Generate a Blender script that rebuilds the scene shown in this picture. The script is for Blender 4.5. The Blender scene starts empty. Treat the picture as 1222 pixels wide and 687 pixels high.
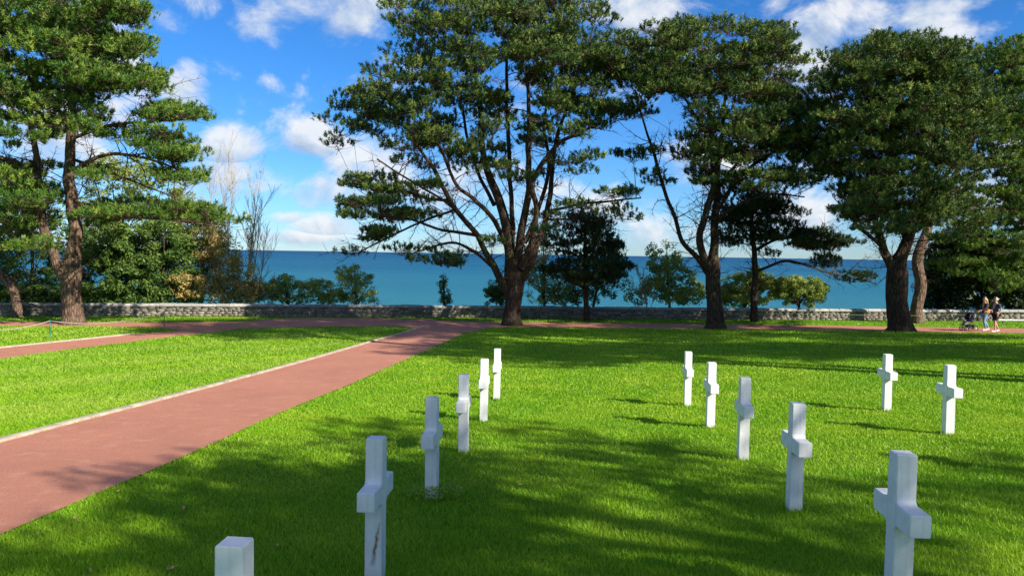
import bpy, bmesh, math, random
import numpy as np
from mathutils import Vector, Matrix
random.seed(7); rng = np.random.default_rng(11)
R = math.radians
sc = bpy.context.scene
COL = sc.collection

# ------------------------------------------------------------------ camera
F_PX, PITCH, ROLL = 900.0, 0.0453, 0.0154
CAM = np.array([0.0, 0.0, 2.15])
fw = np.array([0, math.cos(PITCH), -math.sin(PITCH)])
u0 = np.array([0, math.sin(PITCH), math.cos(PITCH)]); r0 = np.array([1.0, 0, 0])
rt = r0*math.cos(ROLL)+u0*math.sin(ROLL); up = u0*math.cos(ROLL)-r0*math.sin(ROLL)
cam = bpy.data.cameras.new('camera'); camo = bpy.data.objects.new('camera', cam); COL.objects.link(camo)
cam.sensor_width = 36; cam.lens = F_PX/1222*36; cam.clip_end = 120000; cam.clip_start = 0.05
M = Matrix(((rt[0], up[0], -fw[0], CAM[0]), (rt[1], up[1], -fw[1], CAM[1]), (rt[2], up[2], -fw[2], CAM[2]), (0, 0, 0, 1)))
camo.matrix_world = M
sc.camera = camo

# ------------------------------------------------------------------ terrain
WX = np.array([-400, -60, -29, -19, -8.7, 0, 10, 21, 29.4, 60, 400.]); WY = np.array([20, 39.5, 43, 44.3, 45.9, 46.6, 47.5, 48.2, 48.4, 49, 49.])
def wall_y(x): return np.interp(x, WX, WY)
def gz(x, y):
    x = np.asarray(x, float); y = np.asarray(y, float)
    a = -.0514*np.clip(y, -30, 200)+.0225*np.clip(x, -60, 60); b = -1.80; k = .16
    h = np.maximum(a, b); z = h+k*np.log(np.exp((a-h)/k)+np.exp((b-h)/k))
    d = np.maximum(0, y-(wall_y(x)+2.0))
    z = z-np.where(d < 4, d*d*.05, .8+(d-4)*.4)
    return np.maximum(z, -60)
def ray(px, py):
    px = np.asarray(px, float); py = np.asarray(py, float)
    return fw*F_PX+rt*(px-611)[..., None]+up*(343.5-py)[..., None]
def G(px, py):
    """ground point seen at a place of the photograph (vectorised)"""
    d = ray(px, py); d = d/d[..., 1:2]
    Y = np.full(d.shape[:-1], 20.0)
    for _ in range(40):
        z = gz(d[..., 0]*Y, Y)
        Yn = (z-CAM[2])/np.minimum(d[..., 2], -1e-3)
        Y = .5*Y+.5*np.clip(Yn, .3, 400)
    P = d*Y[..., None]; P[..., 2] = gz(P[..., 0], P[..., 1])
    return P
def W(px, py, Y):
    d = ray(px, py); d = d/d[..., 1:2]
    return CAM+d*np.asarray(Y, float)[..., None]

# ------------------------------------------------------------------ materials
def srgb(*c): return tuple(((v/255+.055)/1.055)**2.4 if v > 10 else v/255/12.92 for v in c)+(1,)
class NT:
    def __init__(s, m): s.t = m.node_tree; s.n = s.t.nodes; s.l = s.t.links
    def add(s, typ, **kw):
        n = s.n.new(typ)
        for k, v in kw.items():
            if k == 'inp':
                for a, b in v.items():
                    if isinstance(b, bpy.types.NodeSocket): s.l.new(b, n.inputs[a])
                    else: n.inputs[a].default_value = b
            else: setattr(n, k, v)
        return n
    def math(s, op, a, b=0.0, c=0.0, clamp=False):
        return s.add('ShaderNodeMath', operation=op, use_clamp=clamp, inp={0: a, 1: b, 2: c}).outputs[0]
    def noise(s, vec, scale, detail=4, rough=.55, dist=0.0):
        n = s.add('ShaderNodeTexNoise', inp={'Scale': scale, 'Detail': detail, 'Roughness': rough, 'Distortion': dist})
        s.l.new(vec, n.inputs['Vector']); return n.outputs['Fac']
    def ramp(s, fac, stops, interp='LINEAR'):
        n = s.add('ShaderNodeValToRGB'); n.color_ramp.interpolation = interp
        e = n.color_ramp.elements
        while len(e) < len(stops): e.new(.5)
        for i, (p, c) in enumerate(stops): e[i].position = p; e[i].color = c if len(c) == 4 else tuple(c)+(1,)
        s.l.new(fac, n.inputs[0]); return n.outputs[0]
    def mix(s, fac, a, b, mode='MIX'):
        n = s.add('ShaderNodeMix', data_type='RGBA', blend_type=mode)
        for i, v in ((0, fac), (6, a), (7, b)):
            if isinstance(v, bpy.types.NodeSocket): s.l.new(v, n.inputs[i])
            else: n.inputs[i].default_value = v
        return n.outputs[2]
def mat(name):
    m = bpy.data.materials.new(name); m.use_nodes = True
    t = NT(m); b = t.n['Principled BSDF']; return m, t, b
def simple(name, c, rough=.6, spec=.4, metal=0, var=.12, scale=8):
    m, t, b = mat(name)
    co = t.add('ShaderNodeTexCoord').outputs['Object']
    n = t.noise(co, scale)
    a = tuple(x*(1-var) for x in c[:3])+(1,); d = tuple(min(1, x*(1+var)) for x in c[:3])+(1,)
    t.l.new(t.ramp(n, [(.3, a), (.7, d)]), b.inputs['Base Color'])
    b.inputs['Roughness'].default_value = rough; b.inputs['Specular IOR Level'].default_value = spec; b.inputs['Metallic'].default_value = metal
    return m
def bump(t, b, h, strength, dist):
    n = t.add('ShaderNodeBump', inp={'Strength': strength, 'Distance': dist, 'Height': h}); t.l.new(n.outputs[0], b.inputs['Normal'])

def leaf_mat(name, c1, c2, c3, trans=.35, rough=.5, spec=.25, nscale=.8, clump=(.35, .65), tone=False):
    """two-sided leaves: diffuse + translucent, colour varies per leaf and per clump"""
    m, t, b = mat(name)
    g = t.add('ShaderNodeNewGeometry')
    n = t.noise(g.outputs['Position'], nscale, 3)
    rnd = t.add('ShaderNodeAttribute', attribute_name='tone').outputs['Fac'] if tone else g.outputs['Random Per Island']
    col = t.mix(rnd, c1, c2)
    f = t.ramp(n, [(clump[0], (0, 0, 0)), (clump[1], (1, 1, 1))])
    col = t.mix(f, col, c3)
    t.l.new(col, b.inputs['Base Color'])
    b.inputs['Roughness'].default_value = rough; b.inputs['Specular IOR Level'].default_value = spec
    tr = t.add('ShaderNodeBsdfTranslucent'); t.l.new(col, tr.inputs[0])
    mx = t.add('ShaderNodeMixShader'); mx.inputs[0].default_value = trans
    t.l.new(b.outputs[0], mx.inputs[1]); t.l.new(tr.outputs[0], mx.inputs[2])
    t.l.new(mx.outputs[0], t.n['Material Output'].inputs[0])
    return m
MAT = {}
MAT['needles'] = leaf_mat('pine_needles', (.04, .09, .016, 1), (.30, .36, .07, 1), (.04, .09, .02, 1), .12, tone=True)
MAT['needles_bright'] = leaf_mat('pine_needles_bright', (.06, .14, .018, 1), (.36, .45, .07, 1), (.055, .13, .02, 1), .2, tone=True)
MAT['needles_dark'] = leaf_mat('pine_needles_dark', (.035, .07, .02, 1), (.075, .12, .03, 1), (.025, .05, .016, 1), .15, tone=True)
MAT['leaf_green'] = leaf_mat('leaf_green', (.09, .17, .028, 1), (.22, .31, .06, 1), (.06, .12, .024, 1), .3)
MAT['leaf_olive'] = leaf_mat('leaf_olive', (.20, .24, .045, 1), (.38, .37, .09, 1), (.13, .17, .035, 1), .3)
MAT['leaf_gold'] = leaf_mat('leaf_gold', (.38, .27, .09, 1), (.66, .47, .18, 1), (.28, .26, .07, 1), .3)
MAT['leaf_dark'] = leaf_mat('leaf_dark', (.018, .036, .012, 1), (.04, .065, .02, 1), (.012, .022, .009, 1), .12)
MAT['leaf_yellow_lit'] = leaf_mat('leaf_yellow_lit', (.30, .37, .06, 1), (.52, .54, .13, 1), (.19, .27, .05, 1), .4)  # yellow-green leaves, colour raised to stand in for sunlight on shaded bushes

def bark(name, dark, light, s=1.0):
    m, t, b = mat(name)
    co = t.add('ShaderNodeTexCoord').outputs['Object']
    mp = t.add('ShaderNodeMapping'); mp.inputs['Scale'].default_value = (6*s, 6*s, 1.6*s); t.l.new(co, mp.inputs[0])
    v = t.add('ShaderNodeTexVoronoi', feature='DISTANCE_TO_EDGE', inp={'Scale': 1.4}); t.l.new(mp.outputs[0], v.inputs['Vector'])
    n = t.noise(mp.outputs[0], 1.5, 6, .7)
    h = t.math('ADD', t.math('MULTIPLY', v.outputs['Distance'], 1.3), t.math('MULTIPLY', n, .6))
    c = t.ramp(h, [(.2, dark), (.75, light)])
    moss = t.ramp(t.noise(co, .9, 4), [(.55, (0, 0, 0)), (.7, (.35, .35, .35))])
    c = t.mix(moss, c, (.10, .12, .03, 1))
    t.l.new(c, b.inputs['Base Color']); b.inputs['Roughness'].default_value = .9; b.inputs['Specular IOR Level'].default_value = .15
    bump(t, b, h, 1.0, .06); return m
MAT['bark'] = bark('pine_bark_shaded', (.018, .012, .009), (.095, .062, .042))  # colour darkened to paint in the shade on the centre trunks
MAT['bark_warm'] = bark('pine_bark_warm', (.04, .026, .019), (.24, .155, .108))
MAT['bark_pale'] = bark('bark_pale', (.34, .27, .17), (.66, .54, .36), 2)
MAT['twig'] = simple('twig', (.075, .05, .034), .9, .1, var=.3, scale=3)
MAT['twig_pale'] = simple('twig_pale', (.30, .25, .17), .9, .1, var=.3, scale=3)

def grass_ground():
    m, t, b = mat('lawn_soil')
    p = t.add('ShaderNodeNewGeometry').outputs['Position']
    n1 = t.noise(p, .35, 4); n2 = t.noise(p, 14, 6, .7); n3 = t.noise(p, 90, 2)
    c = t.ramp(n2, [(.3, (.06, .17, .006)), (.7, (.16, .32, .012))])
    c = t.mix(t.ramp(n1, [(.4, (0, 0, 0)), (.65, (.5, .5, .5))]), c, (.20, .30, .025, 1))
    t.l.new(c, b.inputs['Base Color']); b.inputs['Roughness'].default_value = .9; b.inputs['Specular IOR Level'].default_value = .1
    bump(t, b, t.math('ADD', n2, t.math('MULTIPLY', n3, .6)), 1, .04)
    return m
def blade_mat():
    m, t, b = mat('grass_blade')
    g = t.add('ShaderNodeNewGeometry'); p = g.outputs['Position']
    c = t.mix(g.outputs['Random Per Island'], (.13, .31, .006, 1), (.33, .55, .018, 1))
    n = t.noise(p, .8, 4); n2 = t.noise(p, .13, 2)
    c = t.mix(t.ramp(n, [(.42, (0, 0, 0)), (.68, (.75, .75, .75))]), c, (.42, .56, .03, 1))
    c = t.mix(t.ramp(n2, [(.4, (0, 0, 0)), (.62, (.35, .35, .35))]), c, (.12, .34, .008, 1))
    # mowing stripes on the lawn left of the path, running with it
    sx = t.add('ShaderNodeSeparateXYZ'); t.l.new(p, sx.inputs[0])
    q = t.math('ADD', t.math('MULTIPLY', sx.outputs[0], .80), t.math('MULTIPLY', sx.outputs[1], -.60))
    s = t.math('SINE', t.math('MULTIPLY', q, 1.5))
    msk = t.math('MULTIPLY', t.math('LESS_THAN', t.math('ADD', t.math('MULTIPLY', sx.outputs[0], 1.0), t.math('MULTIPLY', sx.outputs[1], -.12)), -6.0), .5)
    st = t.math('MULTIPLY', t.math('ADD', t.math('MULTIPLY', s, .5), .5), msk)
    c = t.mix(st, c, (.40, .52, .07, 1))
    t.l.new(c, b.inputs['Base Color']); b.inputs['Roughness'].default_value = .5; b.inputs['Specular IOR Level'].default_value = .3
    tr = t.add('ShaderNodeBsdfTranslucent'); t.l.new(c, tr.inputs[0])
    mx = t.add('ShaderNodeMixShader'); mx.inputs[0].default_value = .35
    t.l.new(b.outputs[0], mx.inputs[1]); t.l.new(tr.outputs[0], mx.inputs[2]); t.l.new(mx.outputs[0], t.n['Material Output'].inputs[0])
    return m
MAT['lawn'] = grass_ground(); MAT['blade'] = blade_mat()
def path_mat():
    m, t, b = mat('red_asphalt')
    p = t.add('ShaderNodeNewGeometry').outputs['Position']
    n1 = t.noise(p, .6, 5, .6); n2 = t.noise(p, 60, 4, .8); n3 = t.noise(p, 220, 2)
    c = t.ramp(n2, [(.25, (.24, .09, .055)), (.5, (.50, .205, .125)), (.8, (.74, .38, .26))])
    c = t.mix(t.ramp(n1, [(.35, (.45, .45, .45)), (.7, (0, 0, 0))]), c, (.36, .15, .10, 1))
    n4 = t.noise(p, 2.6, 5, .7); c = t.mix(t.ramp(n4, [(.52, (0, 0, 0)), (.7, (.35, .35, .35))]), c, (.66, .34, .24, 1)); n5 = t.noise(p, 11, 3, .6); c = t.mix(t.ramp(n5, [(.62, (0, 0, 0)), (.72, (.35, .35, .35))]), c, (.26, .11, .08, 1))
    t.l.new(c, b.inputs['Base Color']); b.inputs['Roughness'].default_value = .85; b.inputs['Specular IOR Level'].default_value = .25
    bump(t, b, t.math('ADD', n2, t.math('MULTIPLY', n3, .5)), .8, .012); return m
MAT['path'] = path_mat()
MAT['kerb'] = simple('kerb_concrete', (.42, .35, .26), .9, .2, var=.25, scale=5)
def stone_mat(name, a, bb, c3):
    m, t, b = mat(name)
    g = t.add('ShaderNodeNewGeometry'); p = g.outputs['Position']
    n = t.noise(p, 6, 6, .7)
    c = t.mix(g.outputs['Random Per Island'], a, bb)
    c = t.mix(t.ramp(n, [(.4, (0, 0, 0)), (.7, (.8, .8, .8))]), c, c3)
    t.l.new(c, b.inputs['Base Color']); b.inputs['Roughness'].default_value = .9; b.inputs['Specular IOR Level'].default_value = .15
    bump(t, b, n, .7, .04); return m
MAT['stone'] = stone_mat('wall_stone', (.15, .13, .105, 1), (.33, .29, .235, 1), (.11, .10, .085, 1))
MAT['coping'] = stone_mat('coping_stone', (.28, .27, .25, 1), (.42, .40, .36, 1), (.20, .20, .19, 1))
def marble(name, stain=False):
    m, t, b = mat(name)
    co = t.add('ShaderNodeTexCoord').outputs['Object']
    n = t.noise(co, 5, 6, .65, .6)
    c = t.ramp(n, [(.3, (.68, .67, .64)), (.6, (.80, .79, .755))])
    mp = t.add('ShaderNodeMapping'); mp.inputs['Scale'].default_value = (22, 22, 1.5); t.l.new(co, mp.inputs[0])
    st = t.ramp(t.noise(mp.outputs[0], 1, 3), [(.5, (0, 0, 0)), (.72, (.45, .45, .45))])
    c = t.mix(st, c, (.54, .53, .48, 1))
    sx = t.add('ShaderNodeSeparateXYZ'); t.l.new(co, sx.inputs[0])
    low = t.math('MULTIPLY', t.math('SUBTRACT', .11, sx.outputs[2]), 7, clamp=True)
    c = t.mix(t.math('MULTIPLY', low, n), c, (.30, .34, .18, 1))
    if stain:
        # rust streak on the near end of the shaft under the arm
        wob = t.math('MULTIPLY', t.math('SUBTRACT', t.noise(co, 14, 4), .5), .045)
        lin = t.math('ABSOLUTE', t.math('ADD', t.math('SUBTRACT', sx.outputs[0], t.math('ADD', .02, t.math('MULTIPLY', t.math('SUBTRACT', sx.outputs[2], .28), .17))), wob))
        lx = t.math('SUBTRACT', 1, t.math('MULTIPLY', lin, t.math('ADD', 30, t.math('MULTIPLY', sx.outputs[2], 90))), clamp=True)
        lx = t.math('MULTIPLY', lx, t.math('LESS_THAN', sx.outputs[1], -.055))
        vz = t.math('SUBTRACT', 1, t.math('MULTIPLY', t.math('ABSOLUTE', t.math('SUBTRACT', sx.outputs[2], .29)), 5.8), clamp=True)
        f = t.math('MULTIPLY', t.math('MULTIPLY', lx, t.math('POWER', vz, .5)), t.math('MULTIPLY', t.noise(co, 30, 3), 2.2), clamp=True)
        c = t.mix(f, c, (.25, .13, .045, 1))
    t.l.new(c, b.inputs['Base Color']); b.inputs['Roughness'].default_value = .45; b.inputs['Specular IOR Level'].default_value = .35
    bump(t, b, t.noise(co, 120, 3), .15, .002); return m
MAT['marble'] = marble('white_marble'); MAT['marble_stain'] = marble('white_marble_stained', True)

# ------------------------------------------------------------------ mesh helpers
def link_mesh(name, V, Fs, mats, parent=None, smooth=False, midx=None):
    """V (n,3) array; Fs list of (faces array (m,k)) ; midx list of slot per face array"""
    me = bpy.data.meshes.new(name)
    V = np.asarray(V, np.float32); me.vertices.add(len(V)); me.vertices.foreach_set('co', V.ravel())
    loops = np.concatenate([np.asarray(f).ravel() for f in Fs]).astype(np.int32)
    tot = np.concatenate([np.full(len(f), np.asarray(f).shape[1]) for f in Fs]).astype(np.int32)
    start = np.concatenate([[0], np.cumsum(tot)[:-1]]).astype(np.int32)
    me.loops.add(len(loops)); me.loops.foreach_set('vertex_index', loops)
    me.polygons.add(len(tot)); me.polygons.foreach_set('loop_start', start); me.polygons.foreach_set('loop_total', tot)
    if midx: me.polygons.foreach_set('material_index', np.concatenate([np.full(len(f), i) for f, i in zip(Fs, midx)]).astype(np.int32))
    me.update(calc_edges=True)
    if smooth: me.polygons.foreach_set('use_smooth', np.ones(len(tot), bool))
    for m in (mats if isinstance(mats, (list, tuple)) else [mats]): me.materials.append(m)
    o = bpy.data.objects.new(name, me); COL.objects.link(o)
    if parent: o.parent = parent
    return o
class MB:
    def __init__(s): s.v = []; s.f = {}; s.n = 0; s.slot = 0
    def put(s, V, F):
        V = np.asarray(V, float); F = np.asarray(F, int)
        s.v.append(V); s.f.setdefault((F.shape[1], s.slot), []).append(F+s.n); s.n += len(V)
    def tube(s, P, r, k=6, cap=True, jit=0.0, ridge=1.0):
        P = np.asarray(P, float); n = len(P); r = np.broadcast_to(r, (n,)).astype(float)
        T = np.gradient(P, axis=0); T /= np.linalg.norm(T, axis=1)[:, None]+1e-9
        ref = np.array([0, 0, 1.0]) if abs(T[0, 2]) < .9 else np.array([1.0, 0, 0])
        a = np.cross(T, ref); a /= np.linalg.norm(a, axis=1)[:, None]+1e-9; b = np.cross(T, a)
        th = np.arange(k)*2*math.pi/k
        rr = r[:, None]*(1+jit*rng.normal(size=(n, k)))*ridge
        V = P[:, None]+rr[..., None]*(a[:, None]*np.cos(th)[None, :, None]+b[:, None]*np.sin(th)[None, :, None])
        i = np.arange(n-1)[:, None]*k; j = np.arange(k)[None]; jn = (j+1) % k
        F = np.stack([i+j, i+jn, i+k+jn, i+k+j], -1).reshape(-1, 4)
        s.put(V.reshape(-1, 3), F)
        if cap and k > 3:
            base = s.n-n*k
            s.f.setdefault((k, s.slot), []).append(np.array([[base+q for q in range(k)][::1]]))
            s.f.setdefault((k, s.slot), []).append(np.array([[base+(n-1)*k+q for q in range(k)]]))
    def box(s, c, h, rot=None, jit=0.0):
        v = np.array([[x, y, z] for x in (-1, 1) for y in (-1, 1) for z in (-1, 1)], float)*h
        if jit: v += rng.uniform(-jit, jit, v.shape)
        if rot is not None: v = v@np.asarray(rot).T
        s.put(v+c, [[0, 1, 3, 2], [4, 6, 7, 5], [0, 4, 5, 1], [2, 3, 7, 6], [0, 2, 6, 4], [1, 5, 7, 3]])
    def build(s, name, mats, parent=None, smooth=False, off=None):
        V = np.concatenate(s.v)
        if off is not None: V = V-np.asarray(off)
        Fs = []; mi = []
        for (k, sl), l in s.f.items(): Fs.append(np.concatenate(l)); mi.append(sl)
        return link_mesh(name, V, Fs, mats, parent, smooth, mi)
def tag(o, label=None, cat=None, group=None, kind=None):
    if label: o['label'] = label
    if cat: o['category'] = cat
    if group: o['group'] = group
    if kind: o['kind'] = kind
    return o
def empty(name, loc, label, cat, group=None, rz=0):
    o = bpy.data.objects.new(name, None); COL.objects.link(o); o.location = loc; o.rotation_euler.z = rz; o.empty_display_size = .2
    return tag(o, label, cat, group)
def catmull(P, n=5):
    P = np.asarray(P, float); P = np.vstack([2*P[0]-P[1], P, 2*P[-1]-P[-2]]); out = []
    for i in range(1, len(P)-2):
        t = np.linspace(0, 1, n, endpoint=False)[:, None]; a, b, c, d = P[i-1:i+3]
        out.append(.5*((2*b)+(-a+c)*t+(2*a-5*b+4*c-d)*t**2+(-a+3*b-3*c+d)*t**3))
    out.append(P[-2][None]); return np.concatenate(out)

# ------------------------------------------------------------------ ground, paths
def grid_sheet(name, xs, ys, mats, zf=gz, kind='structure'):
    X, Y = np.meshgrid(xs, ys); Z = zf(X, Y); V = np.stack([X, Y, Z], -1).reshape(-1, 3)
    nx, ny = len(xs), len(ys); i = np.arange(ny-1)[:, None]*nx+np.arange(nx-1)[None]
    F = np.stack([i, i+1, i+nx+1, i+nx], -1).reshape(-1, 4)
    return tag(link_mesh(name, V, [F], mats, smooth=True), kind=kind)
xs = np.unique(np.concatenate([np.linspace(-600, -60, 40), np.arange(-60, 60.1, .8), np.linspace(60, 600, 40)]))
ys = np.unique(np.concatenate([np.linspace(-150, -10, 20), np.arange(-10, 60, .6), np.linspace(60, 260, 40)]))
tag(grid_sheet('ground', xs, ys, MAT['lawn']), 'green mown lawn sloping down to the stone wall')

def strip(name, A, B, lift, m, across=5):
    """sheet between two matched edge polylines, draped on the terrain"""
    t = np.linspace(0, 1, across)[None, :, None]
    V = A[:, None]*(1-t)+B[:, None]*t
    V[..., 2] = gz(V[..., 0], V[..., 1])+lift
    n = len(A); i = np.arange(n-1)[:, None]*across+np.arange(across-1)[None]
    F = np.stack([i, i+1, i+across+1, i+across], -1).reshape(-1, 4)
    return tag(link_mesh(name, V.reshape(-1, 3), [F], m, smooth=True), kind='structure')
mainL = np.array([(-720, 723.6), (0, 529), (119.7, 497.3), (149.6, 489.8), (250.6, 462.9), (366.5, 431), (453, 405.5), (477, 399.5), (494, 393.5), (505, 390)])
mainR = np.array([(-370, 800), (-100, 682), (0, 639), (104.7, 594.5), (187, 559), (239, 536.6), (336.6, 491.7), (420, 458), (459, 440), (509, 418), (536, 406), (556, 396.5), (572, 390)])
yy = np.concatenate([np.linspace(390, 450, 40), np.linspace(453, 720, 60)])
xl = np.interp(yy, mainL[::-1, 1], mainL[::-1, 0]); xr = np.interp(yy, mainR[::-1, 1], mainR[::-1, 0])
A_main, B_main = G(xl, yy), G(xr, yy)
o = strip('main_path', A_main, B_main, .016, MAT['path'], 8); tag(o, 'red asphalt path running from lower left towards the wall')
latU = np.array([(-80, 383), (0, 383.8), (100, 384.5), (200, 384.8), (290, 384), (330, 380.6), (350, 379.3), (440, 379.5), (510, 380.8), (530, 383), (600, 384.3), (740, 385.8), (900, 387.5), (1040, 389.3), (1222, 392), (1300, 393)])
latL = np.array([(-80, 388.5), (0, 389), (60, 389.5), (120, 389.3), (180, 390.5), (215, 394), (250, 397), (288, 391.8), (377, 389.8), (465, 388.9), (497, 391), (560, 397), (585, 390.8), (640, 390.2), (740, 391.5), (900, 393), (1040, 395), (1222, 398), (1300, 399.3)])
xx = np.arange(-80, 1301, 6.)
A_lat, B_lat = G(xx, np.interp(xx, latU[:, 0], latU[:, 1])), G(xx, np.interp(xx, latL[:, 0], latL[:, 1]))
o = strip('cross_path', A_lat, B_lat, .012, MAT['path'], 5); tag(o, 'red path running sideways in front of the stone wall')
brU = np.array([(-90, 425), (0, 415.5), (169, 398), (215, 394.3), (252, 393)]); brL = np.array([(-90, 439), (0, 428), (75, 418), (216, 400.5), (252, 397.2)])
xb = np.arange(-90, 253, 6.)
A_br, B_br = G(xb, np.interp(xb, brU[:, 0], brU[:, 1])), G(xb, np.interp(xb, brL[:, 0], brL[:, 1]))
o = strip('side_path', A_br, B_br, .008, MAT['path'], 5); tag(o, 'red path branching off to the left past the roped grass')

def inpoly(P, poly):
    x, y = P[:, 0], P[:, 1]; ins = np.zeros(len(P), bool); n = len(poly); j = n-1
    for i in range(n):
        xi, yi = poly[i, :2]; xj, yj = poly[j, :2]
        c = ((yi > y) != (yj > y)) & (x < (xj-xi)*(y-yi)/(yj-yi+1e-12)+xi); ins ^= c; j = i
    return ins
PATHS = [np.concatenate([A, B[::-1]]) for A, B in ((A_main, B_main), (A_lat, B_lat), (A_br, B_br))]
def on_path(P):
    r = np.zeros(len(P), bool)
    for q in PATHS: r |= inpoly(P, q)
    return r
def kerb(name, px, label, width=.11, side=1):
    P = G(px[:, 0], px[:, 1]); d = np.concatenate([[0], np.cumsum(np.linalg.norm(np.diff(P[:, :2], axis=0), axis=1))])
    L = d[-1]; mb = MB(); s = 0
    while s < L-.3:
        e = min(s+1.0, L); q = np.array([[np.interp(v, d, P[:, 0]), np.interp(v, d, P[:, 1])] for v in (s+.006, e-.006)])
        c = q.mean(0); t = (q[1]-q[0]); ln = np.linalg.norm(t); t /= ln; nrm = np.array([-t[1], t[0]])*side
        z0, z1 = gz(*q[0]), gz(*q[1]); X = np.array([t[0], t[1], (z1-z0)/ln]); Yv = np.array([nrm[0], nrm[1], 0]); Z = np.array([0, 0, 1.])
        mb.box(np.array([*(c+nrm*width/2), (z0+z1)/2-.02]), np.array([ln/2, width/2, .075+random.uniform(0, .004)]), np.stack([X, Yv, Z], 1))
        s += 1.0
    o = mb.build(name, MAT['kerb']); b = o.modifiers.new('b', 'BEVEL'); b.width = .008; b.segments = 2
    return tag(o, label, kind='structure')
kpts = np.array([(x, y) for x, y in zip(xl, yy)])[::-1]
kerb('main_kerb', kpts, 'pale concrete kerb along the left edge of the red path', .15)
xk = np.arange(-90, 172, 8.)
kerb('side_kerb', np.stack([xk, np.interp(xk, brU[:, 0], brU[:, 1])], 1), 'pale concrete kerb along the branching path', .14)

# ------------------------------------------------------------------ crosses
ROWD = math.atan2(-.19, 2.45)      # arms lie along the rows
def cross_mesh(H, m, name='cross_body'):
    a, t, c = .275, .064, .064     # half arm, half thickness, half shaft
    zb, zt, f = .595, .735, .035
    def fil(cx, cz, q0):           # concave fillet
        return [(cx+f*math.cos(q0-k*math.pi/8), cz+f*math.sin(q0-k*math.pi/8)) for k in range(5)]
    prof = [(c*1.06, -.25), (c, .0), (c, zb-f)]
    prof += [(c+f-f*math.cos(k*math.pi/8), zb-f+f*math.sin(k*math.pi/8)) for k in range(1, 5)]
    prof += [(a, zb), (a, zt)]
    prof += [(c+f-f*math.sin(k*math.pi/8), zt+f-f*math.cos(k*math.pi/8)) for k in range(0, 5)]
    prof += [(c*.97, H)]
    prof += [(-y, z) for y, z in prof[::-1]]
    bm = bmesh.new()
    vs = [bm.verts.new((-t, y, z)) for y, z in prof]; fc = bm.faces.new(vs)
    r = bmesh.ops.extrude_face_region(bm, geom=[fc])
    bmesh.ops.translate(bm, verts=[v for v in r['geom'] if isinstance(v, bmesh.types.BMVert)], vec=(2*t, 0, 0))
    bmesh.ops.recalc_face_normals(bm, faces=bm.faces)
    sharp = [e for e in bm.edges if len(e.link_faces) == 2 and e.calc_face_angle() > .6]
    bmesh.ops.bevel(bm, geom=sharp, offset=.006, segments=2, affect='EDGES', clamp_overlap=True)
    me = bpy.data.meshes.new(name); bm.to_mesh(me); bm.free(); me.materials.append(m); return me
CR = [ # base px, base py, height, label
 (281, 951, 1.05, 'white marble cross nearest the bottom left, only its top in view', 0),
 (447.5, 694, 1.065, 'white marble cross with a rust streak on its shaft, second in the left row', 1),
 (515.5, 595, 1.07, 'white marble cross in tree shade with leafy weeds at its foot', 0),
 (553, 540, 1.06, 'white marble cross on the left row, just beyond the weedy-footed one', 0),
 (577, 503, 1.05, 'sunlit white cross, second farthest of the row nearest the path', 0),
 (592.5, 477, 1.03, 'sunlit white cross farthest away in the row nearest the path', 0),
 (1069.5, 742, 1.05, 'large white cross in shade at the lower right, base out of frame', 0),
 (947, 609, 1.06, 'white marble cross with its foot in longer grass, second of the middle row', 0),
 (886, 549, 1.06, 'white marble cross in the middle of the centre row', 0),
 (847, 511, 1.04, 'sunlit white cross, fourth of the centre row counted from the camera', 0),
 (820, 485, 1.03, 'sunlit white cross farthest away in the centre row', 0),
 (1057.5, 491, 1.02, 'sunlit white cross at the far end of the right-hand row', 0),
 (1131, 519, 1.04, 'sunlit white cross at the right with both arms clearly showing', 0),
 (1254, 566, 1.06, 'white cross cut off by the right edge, only an arm end showing', 0)]
cross_xy = []
for px, py, H, lab, st in CR:
    if px == 281: P = np.array([-1.22, 3.3, 0]); P[2] = gz(P[0], P[1])
    else: P = G(np.array(px), np.array(py))
    o = bpy.data.objects.new('marble_cross', cross_mesh(H, MAT['marble_stain' if st else 'marble'])); COL.objects.link(o)
    o.location = P+np.array([0, 0, {1069.5: .06, 447.5: .025}.get(px, 0)]); o.rotation_euler = (R(random.uniform(-.5, .5)), R(random.uniform(-.5, .5)), ROWD+R(random.uniform(-1, 1)))
    tag(o, lab, 'cross', 'white marble crosses standing in rows on the lawn'); cross_xy.append(P)
cross_xy = np.array(cross_xy)

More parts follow.
